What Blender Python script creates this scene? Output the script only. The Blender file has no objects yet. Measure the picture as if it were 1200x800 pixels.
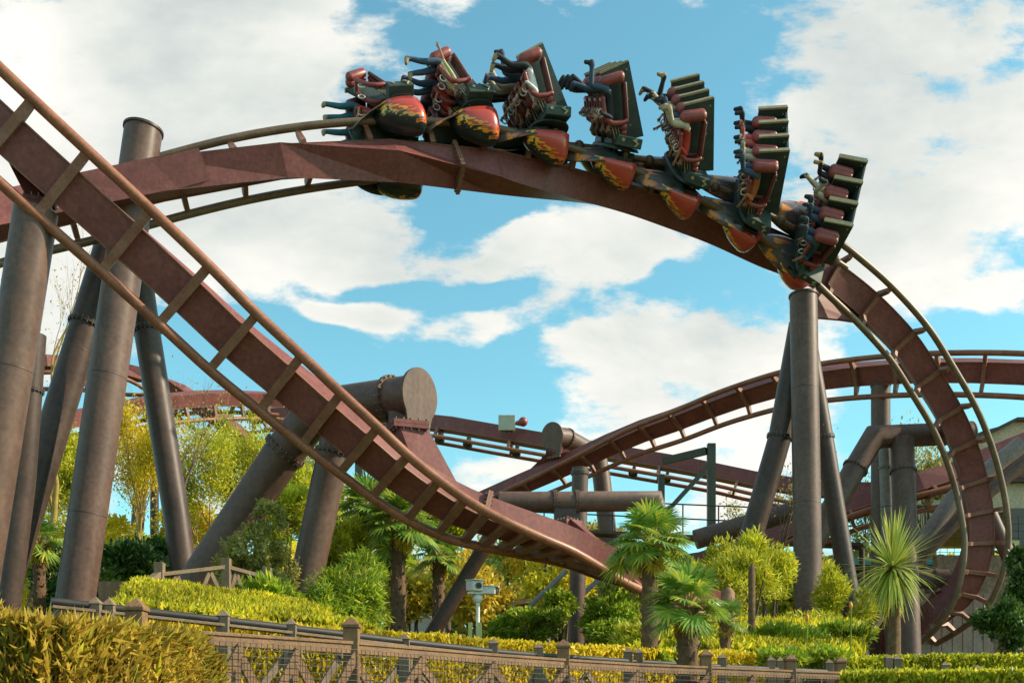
import bpy, math, random
import numpy as np
from mathutils import Vector, Matrix, noise as mnoise

# ------------------------------------------------------------------ scene, camera, light
sc = bpy.context.scene
COL = sc.collection
FPX = 1300.0      # focal length in photo pixels (photo is 1200 wide)
HZ = 850.0        # row of the eye level in the photo
CZ = 0.7          # eye height
CAM = Vector((0, 0, CZ))
cam = bpy.data.cameras.new('camera'); camo = bpy.data.objects.new('camera', cam); COL.objects.link(camo)
camo.location = CAM; camo.rotation_euler = (math.pi/2, 0, 0)
cam.sensor_width = 36; cam.lens = FPX/1200*36; cam.shift_y = (HZ-400)/1200
cam.clip_start = 0.05; cam.clip_end = 3000
sc.camera = camo
sc.view_settings.view_transform = 'Standard'; sc.view_settings.look = 'None'
sc.view_settings.gamma = 1; sc.view_settings.exposure = 0.6; sc.view_settings.use_curve_mapping = False
sc.cycles.max_bounces = 6; sc.cycles.transparent_max_bounces = 4
sc.cycles.diffuse_bounces = 3; sc.cycles.transmission_bounces = 3
sc.cycles.sample_clamp_indirect = 6

SUN_DIR = Vector((0.84, 0.0, 0.55)).normalized()      # towards the sun
sun = bpy.data.lights.new('sun', 'SUN'); suno = bpy.data.objects.new('sun', sun); COL.objects.link(suno)
sun.energy = 4.3; sun.angle = math.radians(0.6); sun.color = (1.0, 0.83, 0.62)
suno.rotation_euler = SUN_DIR.to_track_quat('Z', 'Y').to_euler()

def build_world():
    w = bpy.data.worlds.new('World'); sc.world = w; w.use_nodes = True
    nt = w.node_tree; N = nt.nodes; L = nt.links; N.clear()
    def new(t, **k):
        n = N.new(t)
        for a, b in k.items(): setattr(n, a, b)
        return n
    def math_(op, a, b=None, c=None, clamp=False):
        n = new('ShaderNodeMath', operation=op); n.use_clamp = clamp
        for i, v in enumerate((a, b, c)):
            if v is None: continue
            if isinstance(v, (int, float)): n.inputs[i].default_value = v
            else: L.new(v, n.inputs[i])
        return n.outputs[0]
    out = new('ShaderNodeOutputWorld'); bg = new('ShaderNodeBackground'); L.new(bg.outputs[0], out.inputs[0])
    bg.inputs[1].default_value = 0.12
    sky = new('ShaderNodeTexSky', sky_type='NISHITA'); sky.sun_disc = False
    sky.sun_elevation = math.asin(SUN_DIR.z); sky.sun_rotation = math.atan2(SUN_DIR.x, SUN_DIR.y)
    sky.air_density = 1.0; sky.dust_density = 0.6; sky.ozone_density = 1.5
    tc = new('ShaderNodeTexCoord')
    sep = new('ShaderNodeSeparateXYZ'); L.new(tc.outputs['Generated'], sep.inputs[0])
    x, y, z = sep.outputs
    yy = math_('MAXIMUM', y, 0.08)
    u = math_('DIVIDE', x, yy); v = math_('DIVIDE', z, yy)
    # cloud-plane coordinates for the noise: bands flatten towards the horizon
    zz = math_('ADD', math_('MAXIMUM', z, 0.0), 0.22)
    cx = math_('DIVIDE', x, zz); cy = math_('DIVIDE', y, zz)
    cv = new('ShaderNodeCombineXYZ'); L.new(cx, cv.inputs[0]); L.new(cy, cv.inputs[1])
    def noise(vec, scale, det, rough, dist=0.0, loc=(0, 0, 0), scl=(1, 1, 1)):
        mp = new('ShaderNodeMapping'); L.new(vec, mp.inputs[0]); mp.inputs['Location'].default_value = loc; mp.inputs['Scale'].default_value = scl
        n = new('ShaderNodeTexNoise'); L.new(mp.outputs[0], n.inputs['Vector'])
        n.inputs['Scale'].default_value = scale; n.inputs['Detail'].default_value = det
        n.inputs['Roughness'].default_value = rough; n.inputs['Distortion'].default_value = dist
        return n
    uv = new('ShaderNodeCombineXYZ'); L.new(u, uv.inputs[0]); L.new(v, uv.inputs[1])
    warp = noise(uv.outputs[0], 5.0, 3, 0.55, loc=(3, 7, 0))
    wv = new('ShaderNodeVectorMath', operation='SUBTRACT'); L.new(warp.outputs['Color'], wv.inputs[0]); wv.inputs[1].default_value = (0.5, 0.5, 0.5)
    ws = new('ShaderNodeVectorMath', operation='SCALE'); L.new(wv.outputs[0], ws.inputs[0]); ws.inputs['Scale'].default_value = 0.13
    wa = new('ShaderNodeVectorMath', operation='ADD'); L.new(uv.outputs[0], wa.inputs[0]); L.new(ws.outputs[0], wa.inputs[1])
    flat = new('ShaderNodeVectorMath', operation='MULTIPLY'); L.new(wa.outputs[0], flat.inputs[0]); flat.inputs[1].default_value = (1, 1, 0)
    # where the cloud banks and the blue gaps stand in the sky (azimuth / height), in photo pixels for reading
    banks = SKY_BANKS
    total = None
    for (px, py, rx, ry, rot, wgt) in banks:
        mp = new('ShaderNodeMapping', vector_type='TEXTURE'); L.new(flat.outputs[0], mp.inputs[0])
        mp.inputs['Location'].default_value = ((px-600)/1300, (850-py)/1300, 0)
        mp.inputs['Rotation'].default_value = (0, 0, math.radians(rot))
        mp.inputs['Scale'].default_value = (rx/1300, ry/1300, 1)
        ln = new('ShaderNodeVectorMath', operation='LENGTH'); L.new(mp.outputs[0], ln.inputs[0])
        mr = new('ShaderNodeMapRange', interpolation_type='SMOOTHSTEP'); L.new(ln.outputs['Value'], mr.inputs[0])
        mr.inputs[1].default_value = 1.25; mr.inputs[2].default_value = 0.35; mr.inputs[3].default_value = 0; mr.inputs[4].default_value = wgt
        total = mr.outputs[0] if total is None else math_('ADD', total, mr.outputs[0])
    n1 = noise(cv.outputs[0], 2.6, 9, 0.62, 0.3, loc=(1.7, 0.4, 0))
    n2 = noise(uv.outputs[0], 10.0, 8, 0.62, 0.1, loc=(5, 2, 0), scl=(0.7, 1.5, 1))
    dens = math_('ADD', math_('MULTIPLY', math_('SUBTRACT', n1.outputs[0], 0.5), 1.7), math_('MULTIPLY', math_('SUBTRACT', n2.outputs[0], 0.5), 2.6))
    n4 = noise(uv.outputs[0], 30.0, 6, 0.65, 0.0, loc=(1, 4, 0), scl=(0.8, 1.3, 1))
    dens = math_('ADD', dens, math_('MULTIPLY', math_('SUBTRACT', n4.outputs[0], 0.5), 1.1))
    dens = math_('ADD', dens, total)
    m = new('ShaderNodeMapRange', interpolation_type='SMOOTHSTEP'); L.new(dens, m.inputs[0])
    m.inputs[1].default_value = -0.12; m.inputs[2].default_value = 0.44; m.inputs[3].default_value = 0; m.inputs[4].default_value = 1
    # cloud body: greyer where thick, creamy at sunlit parts
    n3 = noise(uv.outputs[0], 2.6, 6, 0.55, 0.2, loc=(2, 9, 0), scl=(0.8, 1.3, 1))
    sh = math_('ADD', math_('ADD', n3.outputs[0], math_('MULTIPLY', dens, 0.07)), math_('MULTIPLY', math_('SUBTRACT', n2.outputs[0], 0.5), -0.35))
    cr = new('ShaderNodeValToRGB'); L.new(sh, cr.inputs[0])
    cr.color_ramp.elements[0].position = 0.40; cr.color_ramp.elements[0].color = (0.73, 0.71, 0.655, 1)
    cr.color_ramp.elements[1].position = 0.72; cr.color_ramp.elements[1].color = (0.32, 0.38, 0.39, 1)
    e = cr.color_ramp.elements.new(0.55); e.color = (0.55, 0.565, 0.535, 1)
    cs = new('ShaderNodeVectorMath', operation='SCALE'); L.new(cr.outputs[0], cs.inputs[0]); cs.inputs['Scale'].default_value = 1/0.12
    tint = new('ShaderNodeMix', data_type='RGBA', blend_type='MULTIPLY'); tint.inputs[0].default_value = 1
    L.new(sky.outputs[0], tint.inputs[6]); tint.inputs[7].default_value = SKY_TINT
    mx = new('ShaderNodeMix', data_type='RGBA'); L.new(m.outputs[0], mx.inputs[0])
    L.new(tint.outputs[2], mx.inputs[6]); L.new(cs.outputs[0], mx.inputs[7])
    L.new(mx.outputs[2], bg.inputs[0])
SKY_TINT = (.86, 1.42, 1.16, 1)
SKY_BANKS = [
    (150, 120, 330, 230, 0, .60), (330, 40, 300, 90, -12, .45), (230, 265, 300, 90, 0, .45),
    (470, 285, 300, 50, 2, .42), (640, 275, 120, 36, 0, .25), (395, 366, 80, 24, 4, .75), (535, 390, 70, 28, 5, .5),
    (690, 330, 120, 26, 18, .42), (740, 300, 60, 26, 10, .35), (720, 420, 190, 36, 10, .42), (820, 470, 200, 60, 12, .5), (700, 545, 200, 30, 0, .35),
    (1090, 150, 260, 190, 0, .62), (1060, 320, 230, 50, 0, .40), (900, 420, 120, 50, 0, .3), (560, 565, 100, 20, 0, .45), (60, 400, 120, 100, 0, .35), (590, 300, 200, 30, 0, .2),
    (640, 60, 250, 90, 0, -.70), (700, 160, 200, 90, 0, -.70), (430, 105, 55, 34, 30, -.55), (500, 440, 190, 50, 0, -.75), (320, 395, 110, 36, 0, -.65), (590, 345, 90, 20, 0, -.45), (450, 335, 110, 16, 4, -.35),
    (520, 490, 100, 60, 0, -.55), (1150, 400, 120, 40, 0, -.6), (1100, 490, 120, 50, 0, -.5), (830, 320, 90, 40, 20, -.40), (560, 235, 110, 22, 8, -.35), (730, 262, 90, 18, 10, -.35), (250, 460, 80, 60, 0, -.3), (380, 65, 60, 20, 10, -.2), (560, 265, 60, 16, 0, -.3)]
build_world()

# ------------------------------------------------------------------ helpers
def P(px, py, Y):
    """Place in the garden seen at a given bearing and height, Y metres away."""
    return Vector(((px-600)/FPX*Y, Y, CZ + (HZ-py)/FPX*Y))
def pxm(Y): return FPX/Y

def mesh_obj(name, verts, faces, mat, parent=None, smooth=False, mats=None, fm=None):
    me = bpy.data.meshes.new(name)
    me.from_pydata([tuple(v) for v in verts], [], faces)
    if mats:
        for m in mats: me.materials.append(m)
        if fm is not None: me.polygons.foreach_set('material_index', fm)
    elif mat: me.materials.append(mat)
    if smooth: me.polygons.foreach_set('use_smooth', [True]*len(me.polygons))
    me.update()
    o = bpy.data.objects.new(name, me); COL.objects.link(o)
    if parent: o.parent = parent
    return o
def tag(o, label=None, cat=None, group=None, kind=None):
    if label: o['label'] = label
    if cat: o['category'] = cat
    if group: o['group'] = group
    if kind: o['kind'] = kind
    return o
def empty(name, label=None, cat=None, group=None):
    o = bpy.data.objects.new(name, None); COL.objects.link(o); o.empty_display_size = .2
    return tag(o, label, cat, group)

class MB:
    """collects simple solids and links them as one mesh"""
    def __init__(s): s.v = []; s.f = []; s.m = []; s.cur = 0; s.sm = []; s.smooth = False
    def add(s, vs, fs):
        b = len(s.v); s.v += [Vector(v) for v in vs]
        s.f += [tuple(b+i for i in f) for f in fs]; s.m += [s.cur]*len(fs); s.sm += [s.smooth]*len(fs)
    def box(s, c, ax, ay, az, bevel=0):
        c = Vector(c); ax, ay, az = Vector(ax), Vector(ay), Vector(az)
        vs = [c+i*ax+j*ay+k*az for i in (-1, 1) for j in (-1, 1) for k in (-1, 1)]
        s.add(vs, [(0, 1, 3, 2), (4, 6, 7, 5), (0, 4, 5, 1), (2, 3, 7, 6), (0, 2, 6, 4), (1, 5, 7, 3)])
    def bx(s, x0, x1, y0, y1, z0, z1):
        s.box(((x0+x1)/2, (y0+y1)/2, (z0+z1)/2), ((x1-x0)/2, 0, 0), (0, (y1-y0)/2, 0), (0, 0, (z1-z0)/2))
    def tube(s, pts, r, n=12, cap=True, up=None):
        pts = [Vector(p) for p in pts]
        rs = r if isinstance(r, (list, tuple)) else [r]*len(pts)
        t0 = (pts[1]-pts[0]).normalized()
        a = t0.orthogonal().normalized() if up is None else (Vector(up)-t0*t0.dot(Vector(up))).normalized()
        rings = []; vs = []
        sm = s.smooth; s.smooth = True
        for i, p in enumerate(pts):
            d1 = (pts[i]-pts[i-1]).normalized() if i else (pts[1]-pts[0]).normalized()
            d2 = (pts[i+1]-pts[i]).normalized() if i < len(pts)-1 else d1
            t = (d1+d2).normalized()
            k = 1/max(.35, math.cos(d1.angle(d2)/2)) if d1.angle(d2) > 1e-4 else 1
            a = (a - d1*a.dot(d1)); a.normalize(); b = d1.cross(a)
            ring = []
            for j in range(n):
                th = 2*math.pi*j/n
                q = (a*math.cos(th)+b*math.sin(th))*rs[i]
                # project along incoming direction on the mitre plane
                if k > 1.001: q = q - d1*(q.dot(t)/max(.2, d1.dot(t)))
                ring.append(p+q)
            vs += ring
            if d1.angle(d2) > 1e-4:
                rot = d1.rotation_difference(d2); a = rot @ a
        fs = []
        for i in range(len(pts)-1):
            for j in range(n):
                fs.append((i*n+j, i*n+(j+1) % n, (i+1)*n+(j+1) % n, (i+1)*n+j))
        s.add(vs, fs)
        s.smooth = False
        if cap:
            s.add(vs[:n], [tuple(range(n-1, -1, -1))]); s.add(vs[-n:], [tuple(range(n))])
        s.smooth = sm
    def path_box(s, pts, w, d, up):
        """rectangular bar through pts; w along side, d along up"""
        pts = [Vector(p) for p in pts]; up = Vector(up)
        vs = []
        ws = w if isinstance(w, (list, tuple)) else [w]*len(pts); ds = d if isinstance(d, (list, tuple)) else [d]*len(pts)
        for i, p in enumerate(pts):
            t = (pts[min(i+1, len(pts)-1)]-pts[max(i-1, 0)]).normalized()
            sd = t.cross(up).normalized(); u2 = sd.cross(t).normalized()
            for (a, b) in ((-1, -1), (1, -1), (1, 1), (-1, 1)): vs.append(p+sd*a*ws[i]/2+u2*b*ds[i]/2)
        fs = []
        for i in range(len(pts)-1):
            for j in range(4): fs.append((i*4+j, i*4+(j+1) % 4, (i+1)*4+(j+1) % 4, (i+1)*4+j))
        fs += [(3, 2, 1, 0), tuple(len(vs)-4+k for k in range(4))]
        s.add(vs, fs)
    def ball(s, c, rx, ry=None, rz=None, n=10, m=8, M=None):
        ry = ry or rx; rz = rz or rx; c = Vector(c); vs = []; fs = []
        sm = s.smooth; s.smooth = True
        for i in range(m+1):
            ph = math.pi*i/m
            for j in range(n):
                th = 2*math.pi*j/n
                q = Vector((rx*math.sin(ph)*math.cos(th), ry*math.sin(ph)*math.sin(th), rz*math.cos(ph)))
                vs.append(c + (M @ q if M else q))
        for i in range(m):
            for j in range(n):
                fs.append((i*n+j, (i+1)*n+j, (i+1)*n+(j+1) % n, i*n+(j+1) % n))
        s.add(vs, fs); s.smooth = sm
    def build(s, name, mat, parent=None, bevel=0):
        if isinstance(mat, list): o = mesh_obj(name, s.v, s.f, None, parent, mats=mat, fm=s.m)
        else: o = mesh_obj(name, s.v, s.f, mat, parent)
        o.data.polygons.foreach_set('use_smooth', s.sm)
        if bevel:
            b = o.modifiers.new('bevel', 'BEVEL'); b.width = bevel; b.segments = 2; b.limit_method = 'ANGLE'
        return o

# ------------------------------------------------------------------ materials
def mat_surface(name, c1, c2, rough=.55, scale=3.0, metallic=0.0, streak=0.0, streak_col=(.2, .1, .04), spec=.5, bump=0.0, c3=None, coat=0):
    """weathered paint or natural surface: two tones, fine grime and optional vertical streaks"""
    m = bpy.data.materials.new(name); m.use_nodes = True
    nt = m.node_tree; N = nt.nodes; L = nt.links; bs = N['Principled BSDF']
    tc = N.new('ShaderNodeTexCoord'); geo = N.new('ShaderNodeNewGeometry')
    n = N.new('ShaderNodeTexNoise'); n.inputs['Scale'].default_value = scale; n.inputs['Detail'].default_value = 8; n.inputs['Roughness'].default_value = .65
    L.new(geo.outputs['Position'], n.inputs['Vector'])
    r = N.new('ShaderNodeValToRGB'); L.new(n.outputs[0], r.inputs[0])
    r.color_ramp.elements[0].position = .33; r.color_ramp.elements[0].color = (*c1, 1)
    r.color_ramp.elements[1].position = .68; r.color_ramp.elements[1].color = (*c2, 1)
    if c3:
        e = r.color_ramp.elements.new(.9); e.color = (*c3, 1)
    col = r.outputs[0]
    # fine mottling
    n2 = N.new('ShaderNodeTexNoise'); n2.inputs['Scale'].default_value = scale*9; n2.inputs['Detail'].default_value = 5
    L.new(geo.outputs['Position'], n2.inputs['Vector'])
    r2 = N.new('ShaderNodeMapRange'); L.new(n2.outputs[0], r2.inputs[0]); r2.inputs[1].default_value = .3; r2.inputs[2].default_value = .7; r2.inputs[3].default_value = .78; r2.inputs[4].default_value = 1.18
    mm = N.new('ShaderNodeVectorMath'); mm.operation = 'SCALE'; L.new(col, mm.inputs[0]); L.new(r2.outputs[0], mm.inputs['Scale'])
    col = mm.outputs[0]
    if streak:
        mp = N.new('ShaderNodeMapping'); mp.inputs['Scale'].default_value = (5, 5, .35); L.new(geo.outputs['Position'], mp.inputs[0])
        n3 = N.new('ShaderNodeTexNoise'); n3.inputs['Scale'].default_value = 1.6; n3.inputs['Detail'].default_value = 6; n3.inputs['Roughness'].default_value = .6; L.new(mp.outputs[0], n3.inputs['Vector'])
        r3 = N.new('ShaderNodeMapRange'); r3.interpolation_type = 'SMOOTHSTEP'; L.new(n3.outputs[0], r3.inputs[0]); r3.inputs[1].default_value = .5; r3.inputs[2].default_value = .75; r3.inputs[4].default_value = streak
        mx = N.new('ShaderNodeMix'); mx.data_type = 'RGBA'; L.new(r3.outputs[0], mx.inputs[0]); L.new(col, mx.inputs[6]); mx.inputs[7].default_value = (*streak_col, 1)
        col = mx.outputs[2]
    L.new(col, bs.inputs['Base Color'])
    rr = N.new('ShaderNodeMapRange'); L.new(n.outputs[0], rr.inputs[0]); rr.inputs[3].default_value = max(0, rough-.14); rr.inputs[4].default_value = min(1, rough+.16)
    L.new(rr.outputs[0], bs.inputs['Roughness'])
    bs.inputs['Metallic'].default_value = metallic; bs.inputs['Specular IOR Level'].default_value = spec
    if coat: bs.inputs['Coat Weight'].default_value = coat
    if bump:
        b = N.new('ShaderNodeBump'); b.inputs['Strength'].default_value = bump; b.inputs['Distance'].default_value = .02; L.new(n2.outputs[0], b.inputs['Height']); L.new(b.outputs[0], bs.inputs['Normal'])
    return m
def mat_leaf(name, c1, c2, c3=None, trans=.45, rough=.5):
    m = bpy.data.materials.new(name); m.use_nodes = True
    nt = m.node_tree; N = nt.nodes; L = nt.links; N.clear()
    geo = N.new('ShaderNodeNewGeometry')
    r = N.new('ShaderNodeValToRGB'); L.new(geo.outputs['Random Per Island'], r.inputs[0])
    r.color_ramp.elements[0].position = 0; r.color_ramp.elements[0].color = (*c1, 1)
    r.color_ramp.elements[1].position = .75; r.color_ramp.elements[1].color = (*c2, 1)
    if c3:
        e = r.color_ramp.elements.new(1.0); e.color = (*c3, 1)
    n = N.new('ShaderNodeTexNoise'); n.inputs['Scale'].default_value = 1.1; n.inputs['Detail'].default_value = 4; L.new(geo.outputs['Position'], n.inputs['Vector'])
    mr = N.new('ShaderNodeMapRange'); L.new(n.outputs[0], mr.inputs[0]); mr.inputs[1].default_value = .3; mr.inputs[2].default_value = .7; mr.inputs[3].default_value = .65; mr.inputs[4].default_value = 1.3
    sc_ = N.new('ShaderNodeVectorMath'); sc_.operation = 'SCALE'; L.new(r.outputs[0], sc_.inputs[0]); L.new(mr.outputs[0], sc_.inputs['Scale'])
    p = N.new('ShaderNodeBsdfPrincipled'); L.new(sc_.outputs[0], p.inputs['Base Color']); p.inputs['Roughness'].default_value = rough
    t = N.new('ShaderNodeBsdfTranslucent'); L.new(sc_.outputs[0], t.inputs[0])
    mx = N.new('ShaderNodeMixShader'); mx.inputs[0].default_value = trans; L.new(p.outputs[0], mx.inputs[1]); L.new(t.outputs[0], mx.inputs[2])
    o = N.new('ShaderNodeOutputMaterial'); L.new(mx.outputs[0], o.inputs[0])
    return m
M = {}
M['spine'] = mat_surface('maroon_paint', (.155, .045, .043), (.23, .074, .065), .5, 1.6, streak=.4, streak_col=(.27, .11, .085), spec=.4, bump=.05)
M['rail'] = mat_surface('rusty_rail_paint', (.20, .066, .034), (.32, .125, .064), .42, 2.5, spec=.45)
M['railtan'] = mat_surface('worn_tan_rail', (.115, .07, .038), (.195, .122, .068), .42, 2.0, spec=.6)
M['tie'] = mat_surface('tie_paint', (.19, .075, .048), (.27, .125, .08), .5, 4, spec=.45)
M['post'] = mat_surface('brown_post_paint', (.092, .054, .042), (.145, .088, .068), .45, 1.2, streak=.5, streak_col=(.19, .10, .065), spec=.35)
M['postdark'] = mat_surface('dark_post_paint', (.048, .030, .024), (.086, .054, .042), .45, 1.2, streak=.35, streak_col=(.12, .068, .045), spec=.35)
M['postpale'] = mat_surface('pale_post_paint', (.20, .165, .15), (.27, .23, .21), .5, 1.2, spec=.4)
M['greysteel'] = mat_surface('grey_steel', (.12, .13, .125), (.2, .21, .20), .45, 3)
M['greensteel'] = mat_surface('green_grey_steel', (.05, .062, .042), (.085, .10, .065), .5, 3)
M['black'] = mat_surface('black_rubber', (.012, .012, .012), (.03, .03, .03), .6, 6)
M['darkgreen'] = mat_surface('dark_green_grp', (.034, .052, .046), (.06, .086, .074), .5, 4, spec=.25)
M['cartrim'] = mat_surface('pale_fittings_sunlit_edge', (.24, .21, .12), (.36, .31, .19), .5, 6)  # pale fittings; also stands in for sunlight on the seat divider edges
M['red'] = mat_surface('red_pad', (.20, .040, .034), (.30, .066, .054), .42, 8)
M['white'] = mat_surface('white_paint', (.6, .6, .57), (.78, .78, .74), .45, 5)
M['bolt'] = mat_surface('bolt_steel', (.10, .09, .07), (.22, .2, .15), .4, 10, metallic=.5)
M['wheel'] = mat_surface('yellow_wheel', (.30, .24, .05), (.42, .34, .10), .5, 8)
M['wood'] = mat_surface('weathered_wood', (.16, .080, .036), (.27, .15, .07), .7, 6, streak=.6, streak_col=(.10, .055, .03), bump=.3)
M['woodgrey'] = mat_surface('grey_weathered_wood', (.15, .10, .062), (.25, .175, .11), .75, 6, streak=.6, streak_col=(.10, .065, .045), bump=.3)
M['wire'] = mat_surface('galvanised_wire', (.05, .05, .045), (.11, .10, .09), .5, 9, metallic=.3)
# ------------------------------------------------------------------ coaster track
def catmull(pts, n=14):
    """pts: list of numpy arrays; returns dense samples and their parameter"""
    pts = [np.array(p, float) for p in pts]; out = []; par = []
    ext = [2*pts[0]-pts[1]] + pts + [2*pts[-1]-pts[-2]]
    for i in range(len(pts)-1):
        p0, p1, p2, p3 = ext[i:i+4]
        for k in range(n):
            t = k/n
            out.append(.5*((2*p1)+(-p0+p2)*t+(2*p0-5*p1+4*p2-p3)*t*t+(-p0+3*p1-3*p2+p3)*t**3)); par.append(i+t)
    out.append(pts[-1]); par.append(len(pts)-1.0)
    return np.array(out), np.array(par)

class Track:
    def __init__(s, st, h=.5, box=(.58, .52), gauge=1.2):
        # the stations are smoothed as (x, y, z, phi)
        a = []
        for (px, py, Y, phi) in st:
            p = P(px, py, Y); a.append((p.x, p.y, p.z, math.radians(phi)))
        d, par = catmull(a, 16)
        # light smoothing keeps the traced curve free of kinks
        for _ in range(6):
            e = d.copy(); e[1:-1] = (d[:-2]+2*d[1:-1]+d[2:])/4; d = e
        seg = np.linalg.norm(np.diff(d[:, :3], axis=0), axis=1); s.cum = np.concatenate([[0], np.cumsum(seg)])
        s.d = d; s.h = h; s.box = box; s.g = gauge; s.len = s.cum[-1]
    def at(s, l):
        q = [np.interp(l, s.cum, s.d[:, i]) for i in range(4)]
        e = .25
        a = np.array([np.interp(l-e, s.cum, s.d[:, i]) for i in range(3)]); b = np.array([np.interp(l+e, s.cum, s.d[:, i]) for i in range(3)])
        if l < e or l > s.len-e:
            l2 = min(max(l, e), s.len-e)
            a = np.array([np.interp(l2-e, s.cum, s.d[:, i]) for i in range(3)]); b = np.array([np.interp(l2+e, s.cum, s.d[:, i]) for i in range(3)])
        C = Vector(q[:3]); T = Vector(b-a).normalized()
        ray = (C-CAM).normalized(); A = (ray-T*T.dot(ray)).normalized(); U = T.cross(A).normalized()
        ph = q[3]
        W = A*math.cos(ph)+U*math.sin(ph); D = U*math.cos(ph)-A*math.sin(ph)
        return C, T, W, D
    def near_px(s, px, py=None):
        best = None
        for l in np.linspace(0, s.len, 900):
            c = [np.interp(l, s.cum, s.d[:, i]) for i in range(3)]
            x = 600+FPX*c[0]/c[1]; y = HZ-(c[2]-CZ)*FPX/c[1]
            e = abs(x-px) if py is None else math.hypot(x-px, y-py)
            if best is None or e < best[0]: best = (e, l)
        return best[1]
    def build(s, name, label, rail_mat, tie_pitch=1.3, ties=None, l0=0, l1=None, joints=(), ring=1.3, rail_r=.085, group=None, tie_w=.11, tie_mat='tie', spine_mat='spine', fine=None):
        l1 = s.len if l1 is None else l1
        root = empty(name, label, 'coaster track', group)
        bw, bd = s.box
        if ties is None: tl = list(np.arange(l0+.3, l1, tie_pitch))
        else: tl = [s.near_px(*t) for t in ties]
        # spine: box girder of straight twisted panels
        m = MB(); ls = list(np.arange(l0, l1, ring))+[l1]
        if fine is not None:
            lf = s.near_px(*fine); ls = [x for x in ls if x < lf]+list(np.arange(lf, l1, .3))+[l1]
        vs = []
        for l in ls:
            C, T, W, D = s.at(l); S = C-D*s.h
            for (a, b) in ((-1, -1), (1, -1), (1, 1), (-1, 1)): vs.append(S+W*a*bw/2+D*b*bd/2)
        if fine is None:
            fs = []
            for i in range(len(ls)-1):
                for j in range(4):
                    q = (i*4+j, i*4+(j+1) % 4, (i+1)*4+(j+1) % 4, (i+1)*4+j)
                    fs += [(q[0], q[1], q[2]), (q[0], q[2], q[3])]
            m.add(vs, fs)
        else:
            # coarse straight panels first, then one smooth strip per side
            nl = len([x for x in ls if x < lf])
            for j in range(4):
                k = (j+1) % 4
                fs = []
                for i in range(nl):
                    q = (i*4+j, i*4+k, (i+1)*4+k, (i+1)*4+j); fs += [(q[0], q[1], q[2]), (q[0], q[2], q[3])]
                if fs: m.add(vs[:(nl+1)*4], fs)
                st = vs[nl*4:]; n_ = len(st)//4; sv = []
                for i in range(n_): sv += [st[i*4+j], st[i*4+k]]
                m.smooth = True; m.add(sv, [(2*i, 2*i+1, 2*i+3, 2*i+2) for i in range(n_-1)]); m.smooth = False
        m.add(vs[:4]+vs[-4:], [(3, 2, 1, 0), (4, 5, 6, 7)]); m.build('spine', M[spine_mat], root)
        # weld lips running along the two rail-side edges of the girder
        for a in (-1, 1):
            m = MB(); vs = []
            for l in ls:
                C, T, W, D = s.at(l); S = C-D*s.h
                e = S+W*a*(bw/2+.004)+D*(bd/2+.003)
                for (i, j) in ((-.012, -.02), (.012, -.02), (.012, .016), (-.012, .016)): vs.append(e+W*i+D*j)
            fs = []
            for i in range(len(ls)-1):
                for j in range(4): fs.append((i*4+j, i*4+(j+1) % 4, (i+1)*4+(j+1) % 4, (i+1)*4+j))
            m.add(vs, fs); m.build('edge_lip', M[tie_mat], root)
        for sg in (-1, 1):
            m = MB(); pts = []
            n = max(8, int((l1-l0)/.25))
            for l in np.linspace(l0, l1, n):
                C, T, W, D = s.at(l); pts.append(C+W*sg*s.g/2)
            m.tube(pts, rail_r, 12); m.build('rail', M[rail_mat], root)
        for l in tl:
            C, T, W, D = s.at(l); hb = s.h-bd/2
            m = MB()
            pts = [(-s.g/2+.03, 0), (-s.g/2+.13, -.03), (-bw/2+.0, -hb+.045), (0, -hb+.05), (bw/2-.0, -hb+.045), (s.g/2-.13, -.03), (s.g/2-.03, 0)]
            ds = [.09, .12, .19, .15, .19, .12, .09]
            m.path_box([C+W*a+D*b for a, b in pts], [tie_w]*7, ds, D)
            m.build('cross_tie', M[tie_mat], root)
        for jt in joints:
            l = s.near_px(*jt)
            C, T, W, D = s.at(l); S = C-D*s.h
            m = MB()
            for dt in (-.022, .022): m.box(S+T*dt, W*(bw/2+.07), D*(bd/2+.07), T*.02)
            m.build('joint_flange', M['tie'], root)
            m = MB()
            for a in np.linspace(-1, 1, 6):
                for (u, v) in ((a*(bw/2), bd/2+.035), (a*(bw/2), -bd/2-.035), (bw/2+.035, a*bd/2), (-bw/2-.035, a*bd/2)):
                    c = S+W*u+D*v; m.tube([c-T*.07, c+T*.07], .02, 6)
            m.build('flange_bolts', M['bolt'], root)
        return root

t1 = Track([(-60, 92, 15.6, 84), (5, 153, 15.9, 87), (73, 215, 16.3, 91), (147, 282, 16.8, 95), (216, 346, 17.2, 100), (273, 401, 17.6, 105), (328, 449, 17.9, 112),
            (376, 491, 18.1, 119), (420, 528, 18.3, 125), (457, 559, 18.5, 130), (495, 586, 18.7, 135), (535, 609, 18.9, 143), (577, 626, 19.1, 153),
            (619, 640, 19.4, 161), (650, 650, 19.7, 165), (682, 663, 20.1, 171), (717, 679, 20.6, 177), (752, 692, 21.2, 182), (790, 706, 22, 184), (840, 722, 23.5, 186)], h=.31, box=(.56, .42))
t1r = t1.build('coaster_track', 'nearest maroon track, sweeping down from the top left in front of the tall posts', 'rail',
         ties=[(-38, 112), (7, 155), (73, 215), (147, 282), (216, 346), (273, 401), (328, 449), (376, 491), (420, 528), (457, 559), (495, 586), (529, 606), (556, 619), (580, 628), (603, 636), (624, 642), (645, 649), (666, 657), (687, 666), (708, 675), (729, 684), (752, 692), (780, 702)],
         joints=[(560, 618)], ring=1.0, fine=(-60, 92), tie_w=.14)
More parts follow.
